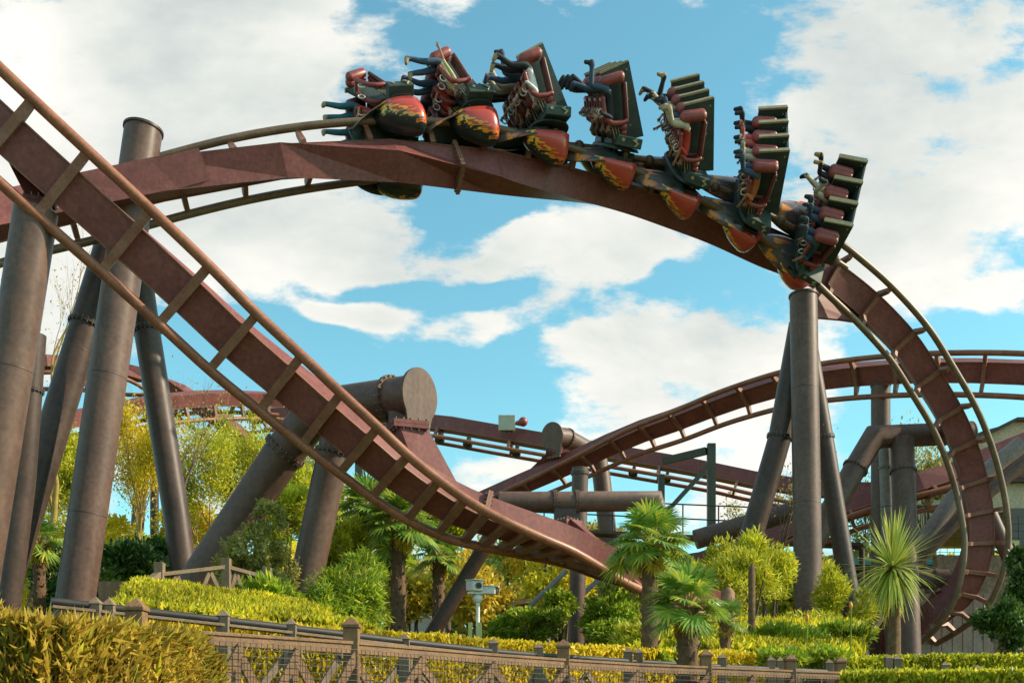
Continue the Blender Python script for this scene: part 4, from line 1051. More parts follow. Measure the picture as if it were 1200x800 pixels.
def fan_palm(label, px, py_crown, Y, trunk_px, leaf_px, nfr=26, seed=1, py_base=None, trunk=True, leaf='palm', tilt=0, group='fan palms', old=True, leaflets=22):
    """hairy trunk and round, split fan leaves on long stalks"""
    R = random.Random(seed); root = empty('fan_palm', label, 'palm tree', group); s = Y/FPX
    c = P(px, py_crown, Y); g = Vector((c.x-tilt*s, c.y, terrain(c.x, c.y)-.1)); tr = trunk_px*s/2; fl = leaf_px*s
    m = MB(); nseg = 16; pts = [g.lerp(c, i/nseg) for i in range(nseg+1)]
    m.tube(pts, [tr*(1.1-.12*i/nseg+R.uniform(-.08, .08)) for i in range(nseg+1)], 14)
    m.build('trunk', M['fibre'], root)
    # stubs of old leaf stalks
    m = MB(); H_ = (c-g).length; ns = int(H_/.035)
    for i in range(ns):
        a = i*2.4; z = i/ns; b = g.lerp(c, z); o = Vector((math.cos(a), math.sin(a), 0))
        m.path_box([b+o*tr*.85, b+o*tr*(1.25+R.uniform(0, .3))+Vector((0, 0, R.uniform(.05, .12)))], [.05, .02], [.03, .015], (0, 0, 1))
    m.build('leaf_stubs', M['fibre'], root)
    Vv, Ff, st = [], [], MB()
    def fan(tip, ax, nrm, L_):
        sd = ax.cross(nrm).normalized(); nn = leaflets
        for k in range(nn):
            th = math.radians(-140+280*(k+.5)/nn)+R.gauss(0, .02); dl = ax*math.cos(th)+sd*math.sin(th)
            ll = L_*(1-.22*abs(th)/2.45)*R.uniform(.88, 1.05); w = L_*.052
            sdl = dl.cross(nrm).normalized()
            droop = Vector((0, 0, -1))*ll*R.uniform(.06, .22)
            p1 = tip+dl*ll*.5+nrm*ll*.03; p2 = tip+dl*ll*.78+droop*.35; p3 = tip+dl*ll+droop
            b = len(Vv); f = .010*L_
            Vv.extend([tip-sdl*w*.12, tip+sdl*w*.12, p1+sdl*w-nrm*f, p1, p1-sdl*w-nrm*f, p2+sdl*w*.7, p2, p2-sdl*w*.7, p3])
            Ff.extend([(b, b+1, b+2, b+3), (b, b+3, b+4), (b+3, b+2, b+5, b+6), (b+4, b+3, b+6, b+7), (b+6, b+5, b+8), (b+7, b+6, b+8)])
    for k in range(nfr):
        az = k*2.399+R.uniform(-.2, .2); q = (k+.5)/nfr
        el = math.radians(80-102*q+R.uniform(-8, 8))          # newest upright, oldest hanging
        d = Vector((math.cos(az)*math.cos(el), math.sin(az)*math.cos(el), math.sin(el)))
        L_ = fl*.52*R.uniform(.8, 1.1); sp = fl*R.uniform(.42, .58)
        mid = c+d*sp*.55; tip = c+d*sp+Vector((0, 0, -1))*sp*.12*q
        st.tube([c, mid, tip], [.022, .014, .010], 5)
        ax = ((tip-mid).normalized()*.9+Vector((0, 0, -.25))).normalized()
        nr = (Vector((0, 0, 1))-ax*ax.z); nr = nr.normalized() if nr.length > .1 else Vector((1, 0, 0))
        nr = (nr+Vector((R.gauss(0, .25), R.gauss(0, .25), 0))); nr = (nr-ax*nr.dot(ax)).normalized()
        fan(tip, ax, nr, L_)
    mesh_obj('fronds', Vv, Ff, LEAF[leaf], root)
    Vv.clear(); Ff.clear()
    for k in range(5):
        az = R.uniform(0, 6.28); d = Vector((math.cos(az)*.45, math.sin(az)*.45, -1)).normalized(); tip = c+d*fl*.30
        st.tube([c, c+Vector((d.x, d.y, 0))*fl*.12, tip], [.02, .014, .010], 5); nr = Vector((d.x, d.y, .3)).normalized(); nr = (nr-d*nr.dot(d)).normalized(); fan(tip, d, nr, fl*.34)
    mesh_obj('dead_fronds', Vv, Ff, LEAF['reed'], root)
    st.build('leaf_stalks', M['barkyel'], root)
    return root

def blades(name, label, cat, px, py, Y, n, L_px, w, leaf, lo=-30, hi=85, trunk_px=0, group=None, seed=3, droop=.5, segs=5):
    """rosette of sword leaves on a short trunk"""
    R = random.Random(seed); root = empty(name, label, cat, group); s = Y/FPX; c = P(px, py, Y); V, F = [], []
    for k in range(n):
        az = R.uniform(0, 2*math.pi); el = math.radians(R.uniform(lo, hi)); L_ = L_px*s*R.uniform(.75, 1.1)
        d = Vector((math.cos(az)*math.cos(el), math.sin(az)*math.cos(el), math.sin(el))); sd = Vector((-math.sin(az), math.cos(az), 0)); b = len(V); p = c.copy()+d*.03
        dr = droop*R.uniform(.4, 1.3)*(1.1-max(0, math.sin(el)))
        for i in range(segs+1):
            t = i/segs; ww = w*(.55+.9*t if t < .4 else 1-(t-.4)/.6*.96)
            V += [p-sd*ww/2, p+sd*ww/2]
            d = (d+Vector((0, 0, -dr/segs))).normalized(); p = p+d*L_/segs
        F += [(b+2*i, b+2*i+1, b+2*i+3, b+2*i+2) for i in range(segs)]
    mesh_obj('sword_leaves', V, F, LEAF[leaf], root)
    if trunk_px:
        g = Vector((c.x, c.y, terrain(c.x, c.y)-.1)); m = MB(); m.tube([g, g.lerp(c, .5)+Vector((.03, 0, 0)), c], [trunk_px*s/2*1.2, trunk_px*s/2, trunk_px*s/2*.8], 10); m.build('trunk', M['fibre'], root)
        # skirt of dead leaves
        V, F = [], []
        for k in range(70):
            az = R.uniform(0, 2*math.pi); o = Vector((math.cos(az), math.sin(az), 0)); sd = Vector((-math.sin(az), math.cos(az), 0)); h = R.uniform(.05, .6); L_ = R.uniform(.3, .55)
            a = c+o*.05-Vector((0, 0, h)); e = a+o*R.uniform(.05, .18)-Vector((0, 0, L_)); b = len(V); V += [a-sd*.015, a+sd*.015, e+sd*.006, e-sd*.006]; F.append((b, b+1, b+2, b+3))
        mesh_obj('dead_skirt', V, F, LEAF['reed'], root)
    return root

# ---- near planting
clipped('reed_hedge', 'clipped hedge of golden reeds in the near left corner', 'hedge', [(-260, 716, 5.0), (60, 729, 5.3), (180, 742, 5.9), (235, 752, 6.6), (250, 775, 7.1)], 0, 1.1, 130000, 'reed', .15, up=.8, aspect=.026, lump=.15, z_low=1.1)
clipped('low_hedge', 'low bright hedge top in the near right corner, right of the fence end', 'hedge', [(985, 787, 12.5), (1100, 785, 12.2), (1290, 783, 12)], 0, 1.8, 22000, 'lime', .07, aspect=.45, lump=.04, z_low=.8)
clipped('low_hedge', 'long low clipped yellow hedge right behind the wooden fence', 'hedge', [(120, 707, 10.9), (300, 727, 11.7), (430, 737, 12.5), (600, 749, 13.9), (760, 760, 15.2), (900, 765, 16.6)], 0, 1.3, 42000, 'yellow', .075, aspect=.42, lump=.06, z_low=.9)
clipped('low_hedge', 'low bright hedge strip right of the spiky plant, in front of the wall', 'hedge', [(990, 770, 17.5), (1100, 766, 18), (1290, 766, 18.5)], 0, 1.6, 20000, 'lime', .09, aspect=.45, lump=.05, z_low=1.0)
def grass_patch(label, pts, n, L_, leaf='grass'):
    """pts polygon strip: list of (px, py, Y) lower edge and the rise behind"""
    (p0, p1, p2, p3) = [np.array(list(P(*q))) for q in pts]
    u, v = rng.uniform(0, 1, n)[:, None], rng.uniform(0, 1, n)[:, None]
    p = (p0*(1-u)+p1*u)*(1-v)+(p3*(1-u)+p2*u)*v
    p[:, 2] += np.array([mnoise.noise(Vector((float(a), float(b), 0))*1.5) for a, b in p[:, :2]])*.1
    d = unit(rng.normal(size=(n, 3))*.45+np.array((0, 0, 1.0))); ln = L_*rng.uniform(.5, 1.4, n)
    o = leaf_mesh('grass', p, d, rand_dirs(n), ln, ln*.10, LEAF[leaf], None, bend=.25)
    m = MB(); q = [Vector(x) for x in (p0, p1, p2, p3)]
    tag(o, label, 'grass', kind='stuff')
    # the soil the grass grows on
    N_ = 10; vs = [((q[0]*(1-i/N_)+q[1]*(i/N_))*(1-j/N_)+(q[3]*(1-i/N_)+q[2]*(i/N_))*(j/N_)) for j in range(N_+1) for i in range(N_+1)]
    vs = [v_+Vector((0, 0, mnoise.noise(Vector((v_.x, v_.y, 0))*1.5)*.1-.03)) for v_ in vs]
    low = [Vector((v_.x, v_.y, terrain(v_.x, v_.y)-.6)) for v_ in vs]; K = len(vs)
    fs = [(j*(N_+1)+i, j*(N_+1)+i+1, (j+1)*(N_+1)+i+1, (j+1)*(N_+1)+i) for j in range(N_) for i in range(N_)]
    for i in range(N_): fs += [(i, K+i, K+i+1, i+1), (N_*(N_+1)+i+1, K+N_*(N_+1)+i+1, K+N_*(N_+1)+i, N_*(N_+1)+i)]
    for j in range(N_): fs += [((j+1)*(N_+1), K+(j+1)*(N_+1), K+j*(N_+1), j*(N_+1)), (j*(N_+1)+N_, K+j*(N_+1)+N_, K+(j+1)*(N_+1)+N_, (j+1)*(N_+1)+N_)]
    b = mesh_obj('ground_bank', vs+low, fs, bpy.data.materials['soil_and_moss'], smooth=True); tag(b, kind='structure')
grass_patch('bright grass on the bank left of the middle, below the small wooden bridge rail', [(128, 716, 12.2), (440, 744, 13.2), (345, 706, 17), (165, 683, 16)], 36000, .12)
grass_patch('bright grass and shoots on the bank below the right hand posts', [(740, 766, 16.5), (1010, 770, 18.5), (1010, 735, 24), (830, 728, 24)], 22000, .18)

crown_shrub('bamboo_shrub', 'tall clipped green bamboo right of the slanting pipe leg', 'shrub', [(405, 705, 46, 45, 17.5), (425, 672, 28, 32, 18), (380, 720, 22, 34, 17)], 15000, 'green', .12, aspect=.17, up=.1, k=26, tight=.42)
crown_shrub('bamboo_shrub', 'bright yellow green bamboo behind the clipped bamboo', 'shrub', [(400, 640, 34, 36, 21), (330, 600, 42, 44, 26)], 9000, 'lime', .15, aspect=.2, k=20)
crown_shrub('climbing_shrub', 'pale olive creeper hanging over the slanting pipe leg', 'shrub', [(315, 606, 24, 22, 19.2), (298, 640, 42, 30, 19.0), (332, 672, 22, 36, 19.4), (270, 668, 22, 26, 19.0), (318, 690, 30, 24, 19)], 9000, 'olive', .075, aspect=.4, up=-.1, k=26, tight=.3)
crown_shrub('laurel_bush', 'dark glossy laurel between the left legs', 'bush', [(155, 662, 50, 32, 25), (115, 690, 26, 26, 24), (190, 655, 24, 26, 26), (60, 680, 22, 40, 27)], 9000, 'deep', .17, k=18)
crown_shrub('green_undergrowth', 'green ferny plants at the foot of the slanting pipe legs', 'plants', [(320, 705, 40, 26, 16.5), (270, 705, 30, 22, 16.8)], 5000, 'green', .15, aspect=.22, stems=0 or 1)
crown_shrub('box_bush', 'round clipped green bush right of the upright post', 'bush', [(712, 722, 42, 32, 20.5), (720, 745, 34, 22, 20)], 13000, 'green', .085, k=34, tight=.3, up=.3)
crown_shrub('box_bush', 'round clipped dark green bush left of the upright post', 'bush', [(628, 730, 40, 24, 21.5), (655, 712, 22, 22, 22), (594, 740, 24, 18, 21.5)], 11000, 'green', .085, k=34, tight=.3, up=.3)
crown_shrub('yellow_shrub', 'feathery yellow green shrub before the big palm', 'shrub', [(755, 748, 42, 22, 18.6), (800, 760, 26, 16, 18)], 7000, 'lime', .12, aspect=.16, up=.5)
crown_shrub('bamboo_clump', 'bright lime bamboo mass left of the tall upright post', 'shrub', [(868, 690, 46, 44, 24), (905, 670, 30, 42, 25), (845, 655, 22, 26, 25.5), (880, 648, 20, 26, 25)], 15000, 'lime', .13, aspect=.18, k=24, tight=.4)
crown_shrub('bamboo_clump', 'bright lime bamboo between the upright post and its right leg', 'shrub', [(975, 700, 22, 40, 25.2), (1012, 715, 20, 30, 25), (950, 735, 34, 22, 24)], 8000, 'lime', .13, aspect=.18, k=20)
crown_shrub('leafy_plants', 'mixed broad leafed plants at the foot of the tall upright post', 'plants', [(905, 748, 60, 16, 20), (985, 745, 40, 16, 20.5), (830, 755, 30, 14, 19)], 6000, 'green', .16, aspect=.25, up=.6)
crown_shrub('leafy_plants', 'low leafy clump where the wooden fence meets the right hedge', 'plants', [(915, 772, 34, 13, 16.2), (960, 770, 32, 14, 16.6), (775, 772, 30, 10, 15.6)], 5000, 'green', .11, aspect=.25, up=.6)
crown_shrub('dark_bush', 'dark olive bush at the right edge before the wall', 'bush', [(1175, 735, 38, 32, 26), (1205, 700, 26, 40, 27), (1195, 660, 16, 22, 28)], 9000, 'deep', .13, k=20)

# ---- palms and the spiky plant
fan_palm('largest fan palm with a bare hairy trunk, in front of the pipe bend', 762, 640, 15.5, 19, 64, 32, seed=3)
fan_palm('short fan palm with wide flat leaves and thick stump, right of the largest palm', 806, 712, 13.2, 24, 62, 26, seed=8)
fan_palm('fan palm with the tallest dark trunk, left of the slanting dark leg', 467, 618, 21, 17, 56, 36, seed=5)
fan_palm('fan palm half hidden behind the one with the tallest dark trunk', 430, 600, 23, 17, 56, 32, seed=11)
fan_palm('small fan palm between the tallest dark trunk and the slanting dark leg', 514, 655, 23, 14, 40, 20, seed=21)
fan_palm('fan palm at the left edge between the first posts', 46, 640, 24, 14, 44, 20, seed=31, leaflets=18)
fan_palm('far small fan palm behind the white cameras', 578, 672, 36, 8, 26, 18, seed=41, leaflets=14)
fan_palm('low fan palm right of the short stump palm, only top leaves showing', 850, 728, 17, 12, 36, 12, seed=51)
blades('cordyline', 'spiky plant with sword leaves before the right hand posts', 'plant', 1046, 665, 19.5, 260, 66, .05, 'cordy', trunk_px=15, lo=-65, hi=88, droop=.75)
for k, (px, py, Y, h, w, lab) in enumerate(((853, 693, 19, 1.0, .26, 'pale broken tree stump among the bamboo'), (881, 665, 20, 1.4, .13, 'thin dark tree stump right of the pale stump'))):
    c = P(px, py, Y); m = MB(); g = Vector((c.x, c.y, terrain(c.x, c.y)-.1)); m.tube([g, g.lerp(c, .5), c, c+Vector((.02, 0, .08))], [w*.65, w*.5, w*.45, w*.12], 11)
    tag(m.build('tree_stump', M['fibre'] if k else M['wood']), lab, 'stump')
for k, (px, py, Y, lab) in enumerate(((946, 728, 17.5, 'orange torch flower left of the spiky plant, lower one'), (997, 713, 18, 'orange torch flower nearer the spiky plant'))):
    r = empty('torch_lily', lab, 'flower', 'orange torch flowers'); c = P(px, py, Y); g = Vector((c.x, c.y, terrain(c.x, c.y)))
    m = MB(); m.tube([g, c], .012, 6); m.build('stalk', LEAF['green'], r)
    m = MB(); m.tube([c, c+Vector((0, 0, .04)), c+Vector((0, 0, .09)), c+Vector((0, 0, .12))], [.012, .032, .026, .006], 8); m.build('flower_head', mat_surface('torch_orange_%d' % k, (.7, .22, .03), (.8, .4, .05), .6, 20), r)

# ---- trees behind
tree('willow', 'yellow slender tree behind the two left dark legs', 'tree', 100, 700, 480, 60, 34, 'lime', 12000, .10, 'barkyel', 'yellow spring trees behind the posts', seed=3, trunk=.12, up=1.1)
tree('willow', 'yellow slender tree between the tall capped post and its right leg', 'tree', 165, 690, 470, 50, 36, 'yellow', 11000, .10, 'barkyel', 'yellow spring trees behind the posts', seed=9, trunk=.12, up=1.1)
tree('willow', 'feathery yellow green tree rising left of the slanting pipe leg', 'tree', 255, 680, 492, 60, 38, 'lime', 13000, .10, 'barkyel', 'yellow spring trees behind the posts', seed=12, trunk=.12, up=1.1)
tree('willow', 'feathery yellow green tree seen between the slanting pipe legs', 'tree', 318, 690, 490, 50, 40, 'lime', 11000, .10, 'barkyel', 'yellow spring trees behind the posts', seed=15, trunk=.12, up=1.1)
tree('bare_tree', 'bare budding tree between the two posts at the left edge', 'tree', 55, 640, 290, 60, 30, 'bud', 900, .07, 'barkyel', 'bare budding trees', seed=5, trunk=.10, up=.9)
tree('bare_tree', 'bare budding tree right of the tall capped post', 'tree', 192, 640, 400, 50, 33, 'bud', 700, .07, 'bark', 'bare budding trees', seed=25, trunk=.08, up=.9)
tree('bare_tree', 'bare budding tree beside the leaning leg of the tall upright post', 'tree', 905, 680, 505, 34, 30, 'bud', 500, .07, 'bark', 'bare budding trees', seed=35, trunk=.06, up=.9, depth=4)
tree('thin_tree', 'thin leafy tree showing under the bent pipe on the right', 'tree', 1090, 690, 500, 60, 44, 'olive', 3500, .14, 'bark', 'thin trees on the right', seed=45, trunk=.14)
tree('thin_tree', 'thin leafy tree between the legs of the tall upright post', 'tree', 1010, 690, 545, 50, 46, 'olive', 4500, .14, 'bark', 'thin trees on the right', seed=55, trunk=.14)
tree('thin_tree', 'thin leafy tree left of the tall upright post', 'tree', 905, 690, 560, 40, 47, 'olive', 3000, .14, 'bark', 'thin trees on the right', seed=65, trunk=.12)
for k, (px, py, rx, ry, Y, lf, lab) in enumerate(((800, 715, 46, 30, 27, 'lime', 'lime shrub behind the short stump palm'), (945, 705, 40, 40, 29, 'lime', 'lime shrub right behind the tall upright post'), (555, 690, 60, 46, 34, 'ochre', 'ochre yellow shrub under the track, behind the white cameras'), (650, 680, 56, 50, 37, 'gold', 'golden shrub filling the gap under the track'),
        (485, 700, 40, 34, 28, 'ochre', 'ochre reeds behind the tallest dark trunk'), (735, 705, 40, 40, 34, 'olive', 'olive green shrub behind the big palm'), (360, 590, 60, 50, 36, 'lime', 'lime shrub behind the slanting pipe legs'),
        (440, 640, 60, 44, 31, 'green', 'green shrub mass behind the two middle palms'), (120, 640, 60, 44, 38, 'gold', 'golden shrub low behind the tall capped post'), (220, 625, 46, 40, 42, 'yellow', 'yellow shrub low behind the dark leaning leg'), (290, 560, 44, 50, 44, 'olive', 'olive bush behind the flange of the slanting pipe leg'),
        (20, 630, 50, 60, 40, 'green', 'green bush at the far left edge'), (820, 690, 50, 40, 36, 'lime', 'lime shrub under the short pipe end'), (930, 690, 50, 40, 42, 'yellow', 'yellow shrub behind the tall upright post'), (1020, 690, 50, 40, 42, 'olive', 'olive shrub behind the pale narrow post'), (520, 620, 40, 30, 38, 'lime', 'lime shrub under the middle of the track'), (600, 640, 60, 40, 46, 'yellow', 'yellow shrub low under the brake run'), (690, 640, 60, 30, 48, 'olive', 'olive shrub far under the walkway'))):
    crown_shrub('background_shrub', lab, 'shrub', [(px, py, rx, ry, Y)], 4500, lf, .20, group='shrubs behind the garden', k=22, tight=.36, stems=4)

def tree_belt():
    """far planting that closes the garden off"""
    root = None; n = 52000
    px = rng.uniform(-150, 1350, n); 
    top = 655+np.array([mnoise.noise(Vector((float(q)/60, 3.1, 0)))*34+mnoise.noise(Vector((float(q)/17, 8.1, 0)))*14 for q in px])
    Y = rng.uniform(50, 58, n); py = top+(rng.uniform(0, 1, n)**1.3)*(770-top)
    p = np.stack([(px-600)/FPX*Y, Y, CZ+(HZ-py)/FPX*Y], 1)
    d = unit(rng.normal(size=(n, 3))+np.array((0, 0, .5))); ln = .42*rng.uniform(.5, 1.4, n)
    k = np.array([mnoise.noise(Vector((float(q)/45, float(r)/40, 5))) for q, r in zip(px, py)])
    for i, (lf, lab) in enumerate((('olive', 'far olive green thicket closing the garden off'), ('gold', 'far golden thicket behind the shrubs'), ('green', 'far green thicket behind the shrubs'))):
        s = (k < -.08) if i == 0 else ((k >= .12) if i == 1 else ((k >= -.08) & (k < .12)))
        o = leaf_mesh('thicket', p[s], d[s], rand_dirs(int(s.sum()), .4), ln[s], ln[s]*.5, LEAF[lf]); tag(o, lab, 'thicket', kind='stuff')
tree_belt()
# ------------------------------------------------------------------ wooden fences
FR = [(245, 740), (405, 751), (580, 766), (720, 776), (860, 782), (973, 787)]
def fr_pt(px, dy=0.0):
    py = float(np.interp(px, [f[0] for f in FR], [f[1] for f in FR]))
    if px < 245: py = 740-(245-px)*.062
    Y = .69*FPX/(HZ-py); p = P(px, py, Y)
    return Vector((p.x, p.y, 1.39))
def fence(name, label, pts, posts, zt, z0, mesh=False, black=False, mat='wood', bay=1.15, post_up=.11, group=None, pw=.062, brace=True):
    """pts: ground line (Vectors at rail height); posts: list of positions along it"""
    root = empty(name, label, 'fence', group); mt = M[mat]
    for c in posts:
        m = MB(); h = zt+post_up; m.bx(c.x-pw, c.x+pw, c.y-pw, c.y+pw, z0, h)
        e = pw+.012; vs = [Vector((c.x+i*e, c.y+j*e, h+.002)) for i, j in ((-1, -1), (1, -1), (1, 1), (-1, 1))]+[Vector((c.x+i*e, c.y+j*e, h+.03)) for i, j in ((-1, -1), (1, -1), (1, 1), (-1, 1))]+[Vector((c.x, c.y, h+.10))]
        m.add(vs, [(3, 2, 1, 0)]+[(i, (i+1) % 4, (i+1) % 4+4, i+4) for i in range(4)]+[(4+i, 4+(i+1) % 4, 8) for i in range(4)])
        m.build('post', mt, root, .006)
    n = len(pts)-1
    for i in range(n):
        a, b = pts[i], pts[i+1]; u = (b-a).normalized(); f = Vector((u.y, -u.x, 0))*.03
        m = MB(); m.path_box([a+Vector((0, 0, -.012)), b+Vector((0, 0, -.012))], .12, .026, (0, 0, 1)); m.build('top_rail', mt, root, .004)
        if not black:
          m = MB(); m.path_box([a+f+Vector((0, 0, -.062)), b+f+Vector((0, 0, -.062))], .035, .07, (0, 0, 1)); m.build('side_rail', mt, root)
        m = MB(); m.path_box([a+f+Vector((0, 0, z0+.25-zt)), b+f+Vector((0, 0, z0+.25-zt))], .035, .09, (0, 0, 1)); m.build('side_rail', mt, root)
        if brace:
            L_ = (b-a).length; nb = max(1, round(L_/bay))
            for k in range(nb):
                p, q = a.lerp(b, k/nb), a.lerp(b, (k+1)/nb); lo = Vector((0, 0, z0+.28-zt)); hi = Vector((0, 0, -.10)); g = f*1.9
                m = MB(); m.path_box([p+lo+g, q+hi+g], .03, .075, (0, 0, 1)); m.build('brace', mt, root)
                m = MB(); m.path_box([p+hi-g*.4, q+lo-g*.4], .03, .075, (0, 0, 1)); m.build('brace', mt, root)
                m = MB(); m.path_box([q+lo-g*.2, q+hi-g*.2], .05, .06, f.normalized()); m.build('upright', mt, root)
        if black:
            m = MB(); m.tube([a+Vector((0, 0, .035)), b+Vector((0, 0, .035))], .036, 10); m.build('handrail', M['black'], root)
    if mesh:
        m = MB(); w = .0022
        cum = [0]
        for i in range(n): cum.append(cum[-1]+(pts[i+1]-pts[i]).length)
        def at(t, z):
            i = min(max(int(np.searchsorted(cum, t))-1, 0), n-1); a, b = pts[i], pts[i+1]; u = (b-a).normalized(); p = a.lerp(b, (t-cum[i])/(cum[i+1]-cum[i]))+Vector((u.y, -u.x, 0))*.10; p.z = z; return p
        zs = np.arange(z0+.2, zt-.05, .05)
        for t in np.arange(0, cum[-1], .05): m.box((at(t, 0)+Vector((0, 0, (z0+zt)/2+.05))), (w, 0, 0), (0, w, 0), (0, 0, (zt-z0)/2-.12))
        for z in zs:
            for i in range(n): m.path_box([at(cum[i]+.001, z), at(cum[i+1]-.001, z)], w*2, w*2, (0, 0, 1))
        m.build('wire_mesh', M['wire'], root)
    return root
fpx = [150, 200, 278, 345, 412, 490, 575, 660, 745, 827, 880, 926, 985]
fence('wooden_fence', 'nearest brown wooden fence with cross braces and wire mesh along the bottom', [fr_pt(x) for x in fpx], [fr_pt(x) for x in (160, 412, 660, 827, 926, 985)], 1.39, .12, mesh=True, mat='wood')
BK = [(60, 709), (127, 716), (300, 735), (470, 755), (600, 769), (740, 778), (850, 784), (915, 787), (980, 790)]
PT = [(60, 703), (262, 722), (474, 749), (578, 754), (631, 759), (736, 764), (846, 771), (910, 774), (980, 777)]
def bk_pt(px):
    py = float(np.interp(px, [f[0] for f in BK], [f[1] for f in BK])); f = fr_pt(px)
    q = P(px, py, f.y+2.0); return q
bp = [bk_pt(x) for x in (60, 164, 262, 341, 400, 474, 578, 631, 741, 848, 909, 971)]
fence('wooden_fence', 'second wooden fence with a black handrail just behind the nearest fence', bp, [], 1.5, .3, black=True, mat='woodgrey', brace=False)
r_ = [o for o in COL.objects if o.name.startswith('wooden_fence') and o.type == 'EMPTY'][-1]
for i, x in enumerate((112, 128, 164, 262, 341, 474, 578, 631, 736, 748, 846, 903, 914, 971, 979)):
    c = bk_pt(x); h = P(0, float(np.interp(x, [p[0] for p in PT], [p[1] for p in PT])), c.y).z; m = MB(); w = .055
    m.bx(c.x-w, c.x+w, c.y-w, c.y+w, .2, h); e = w+.01
    vs = [Vector((c.x+i_*e, c.y+j*e, h+.002)) for i_, j in ((-1, -1), (1, -1), (1, 1), (-1, 1))]+[Vector((c.x, c.y, h+.07))]
    m.add(vs, [(3, 2, 1, 0)]+[(k, (k+1) % 4, 4) for k in range(4)]); m.build('post', M['woodgrey'], r_, .004)
for i in range(len(bp)-1):
    a, b = bp[i], bp[i+1]; nb = max(1, round((b-a).length/1.0))
    for k in range(nb):
        p, q = a.lerp(b, k/nb), a.lerp(b, (k+1)/nb)
        m = MB(); m.path_box([p+Vector((0, 0, -.15)), q+Vector((0, 0, -1.0))], .03, .07, (0, 0, 1)); m.build('brace', M['woodgrey'], r_)
        m = MB(); m.path_box([p+Vector((0, .05, -1.0)), q+Vector((0, .05, -.15))], .03, .07, (0, 0, 1)); m.build('brace', M['woodgrey'], r_)
# low posts standing in the right hedge
for k, (x, y, w) in enumerate(((1041, 731+40, 8), (1051, 772, 7), (1107, 779, 8), (1145, 783, 7))):
    c = P(x, y, 16.6); m = MB(); m.bx(c.x-.055, c.x+.055, c.y-.055, c.y+.055, .3, c.z); vs = [c+Vector((i*.065, j*.065, .002)) for i, j in ((-1, -1), (1, -1), (1, 1), (-1, 1))]+[c+Vector((0, 0, .06))]; m.add(vs, [(3, 2, 1, 0)]+[(q, (q+1) % 4, 4) for q in range(4)])
    tag(m.build('wooden_post', M['woodgrey'], None), '%s post top peeping out of the low hedge on the right' % ('leftmost', 'second leftmost', 'third leftmost', 'rightmost')[k], 'post', 'post tops in the right hedge')
# little bridge rail on the grass bank
def bridge_rail():
    root = empty('bridge_railing', 'small grey wooden bridge railing with sloping end on the grass bank, left', 'railing')
    S = [(187, 673, 15.8, 659), (265, 664, 16.4, 654), (313, 677, 16.8, 665)]
    tops = [P(x, y, Y) for x, y, Y, t in S]
    for (x, y, Y, t) in S:
        c = P(x, t, Y); m = MB(); m.bx(c.x-.065, c.x+.065, c.y-.065, c.y+.065, terrain(c.x, c.y)-.2, c.z); m.build('post', M['woodgrey'], root, .006)
    a = P(130, 716, 14.8)
    m = MB(); m.path_box([a, tops[0]], .12, .11, (0, 0, 1)); m.build('sloping_rail', M['woodgrey'], root, .005)
    for i in range(2):
        p, q = tops[i], tops[i+1]; m = MB(); m.path_box([p, q], .10, .055, (0, 0, 1)); m.build('top_rail', M['woodgrey'], root, .004)
        m = MB(); m.path_box([p+Vector((0, 0, -.6)), q+Vector((0, 0, -.6))], .05, .06, (0, 0, 1)); m.build('lower_rail', M['woodgrey'], root)
        nb = 4 if i == 0 else 4
        for k in range(nb):
            u, v = p.lerp(q, k/nb), p.lerp(q, (k+1)/nb); up, dn = Vector((0, 0, -.03)), Vector((0, 0, -.58))
            m = MB(); m.path_box([u+(dn if k % 2 == 0 else up), v+(up if k % 2 == 0 else dn)], .035, .055, (0, 0, 1)); m.build('brace', M['woodgrey'], root)
    m = MB(); c = P(128, 702, 15.2); m.bx(c.x-.15, c.x+.35, c.y, c.y+.3, c.z-1.0, c.z+.25); m.build('end_box', M['wood'], root)
bridge_rail()

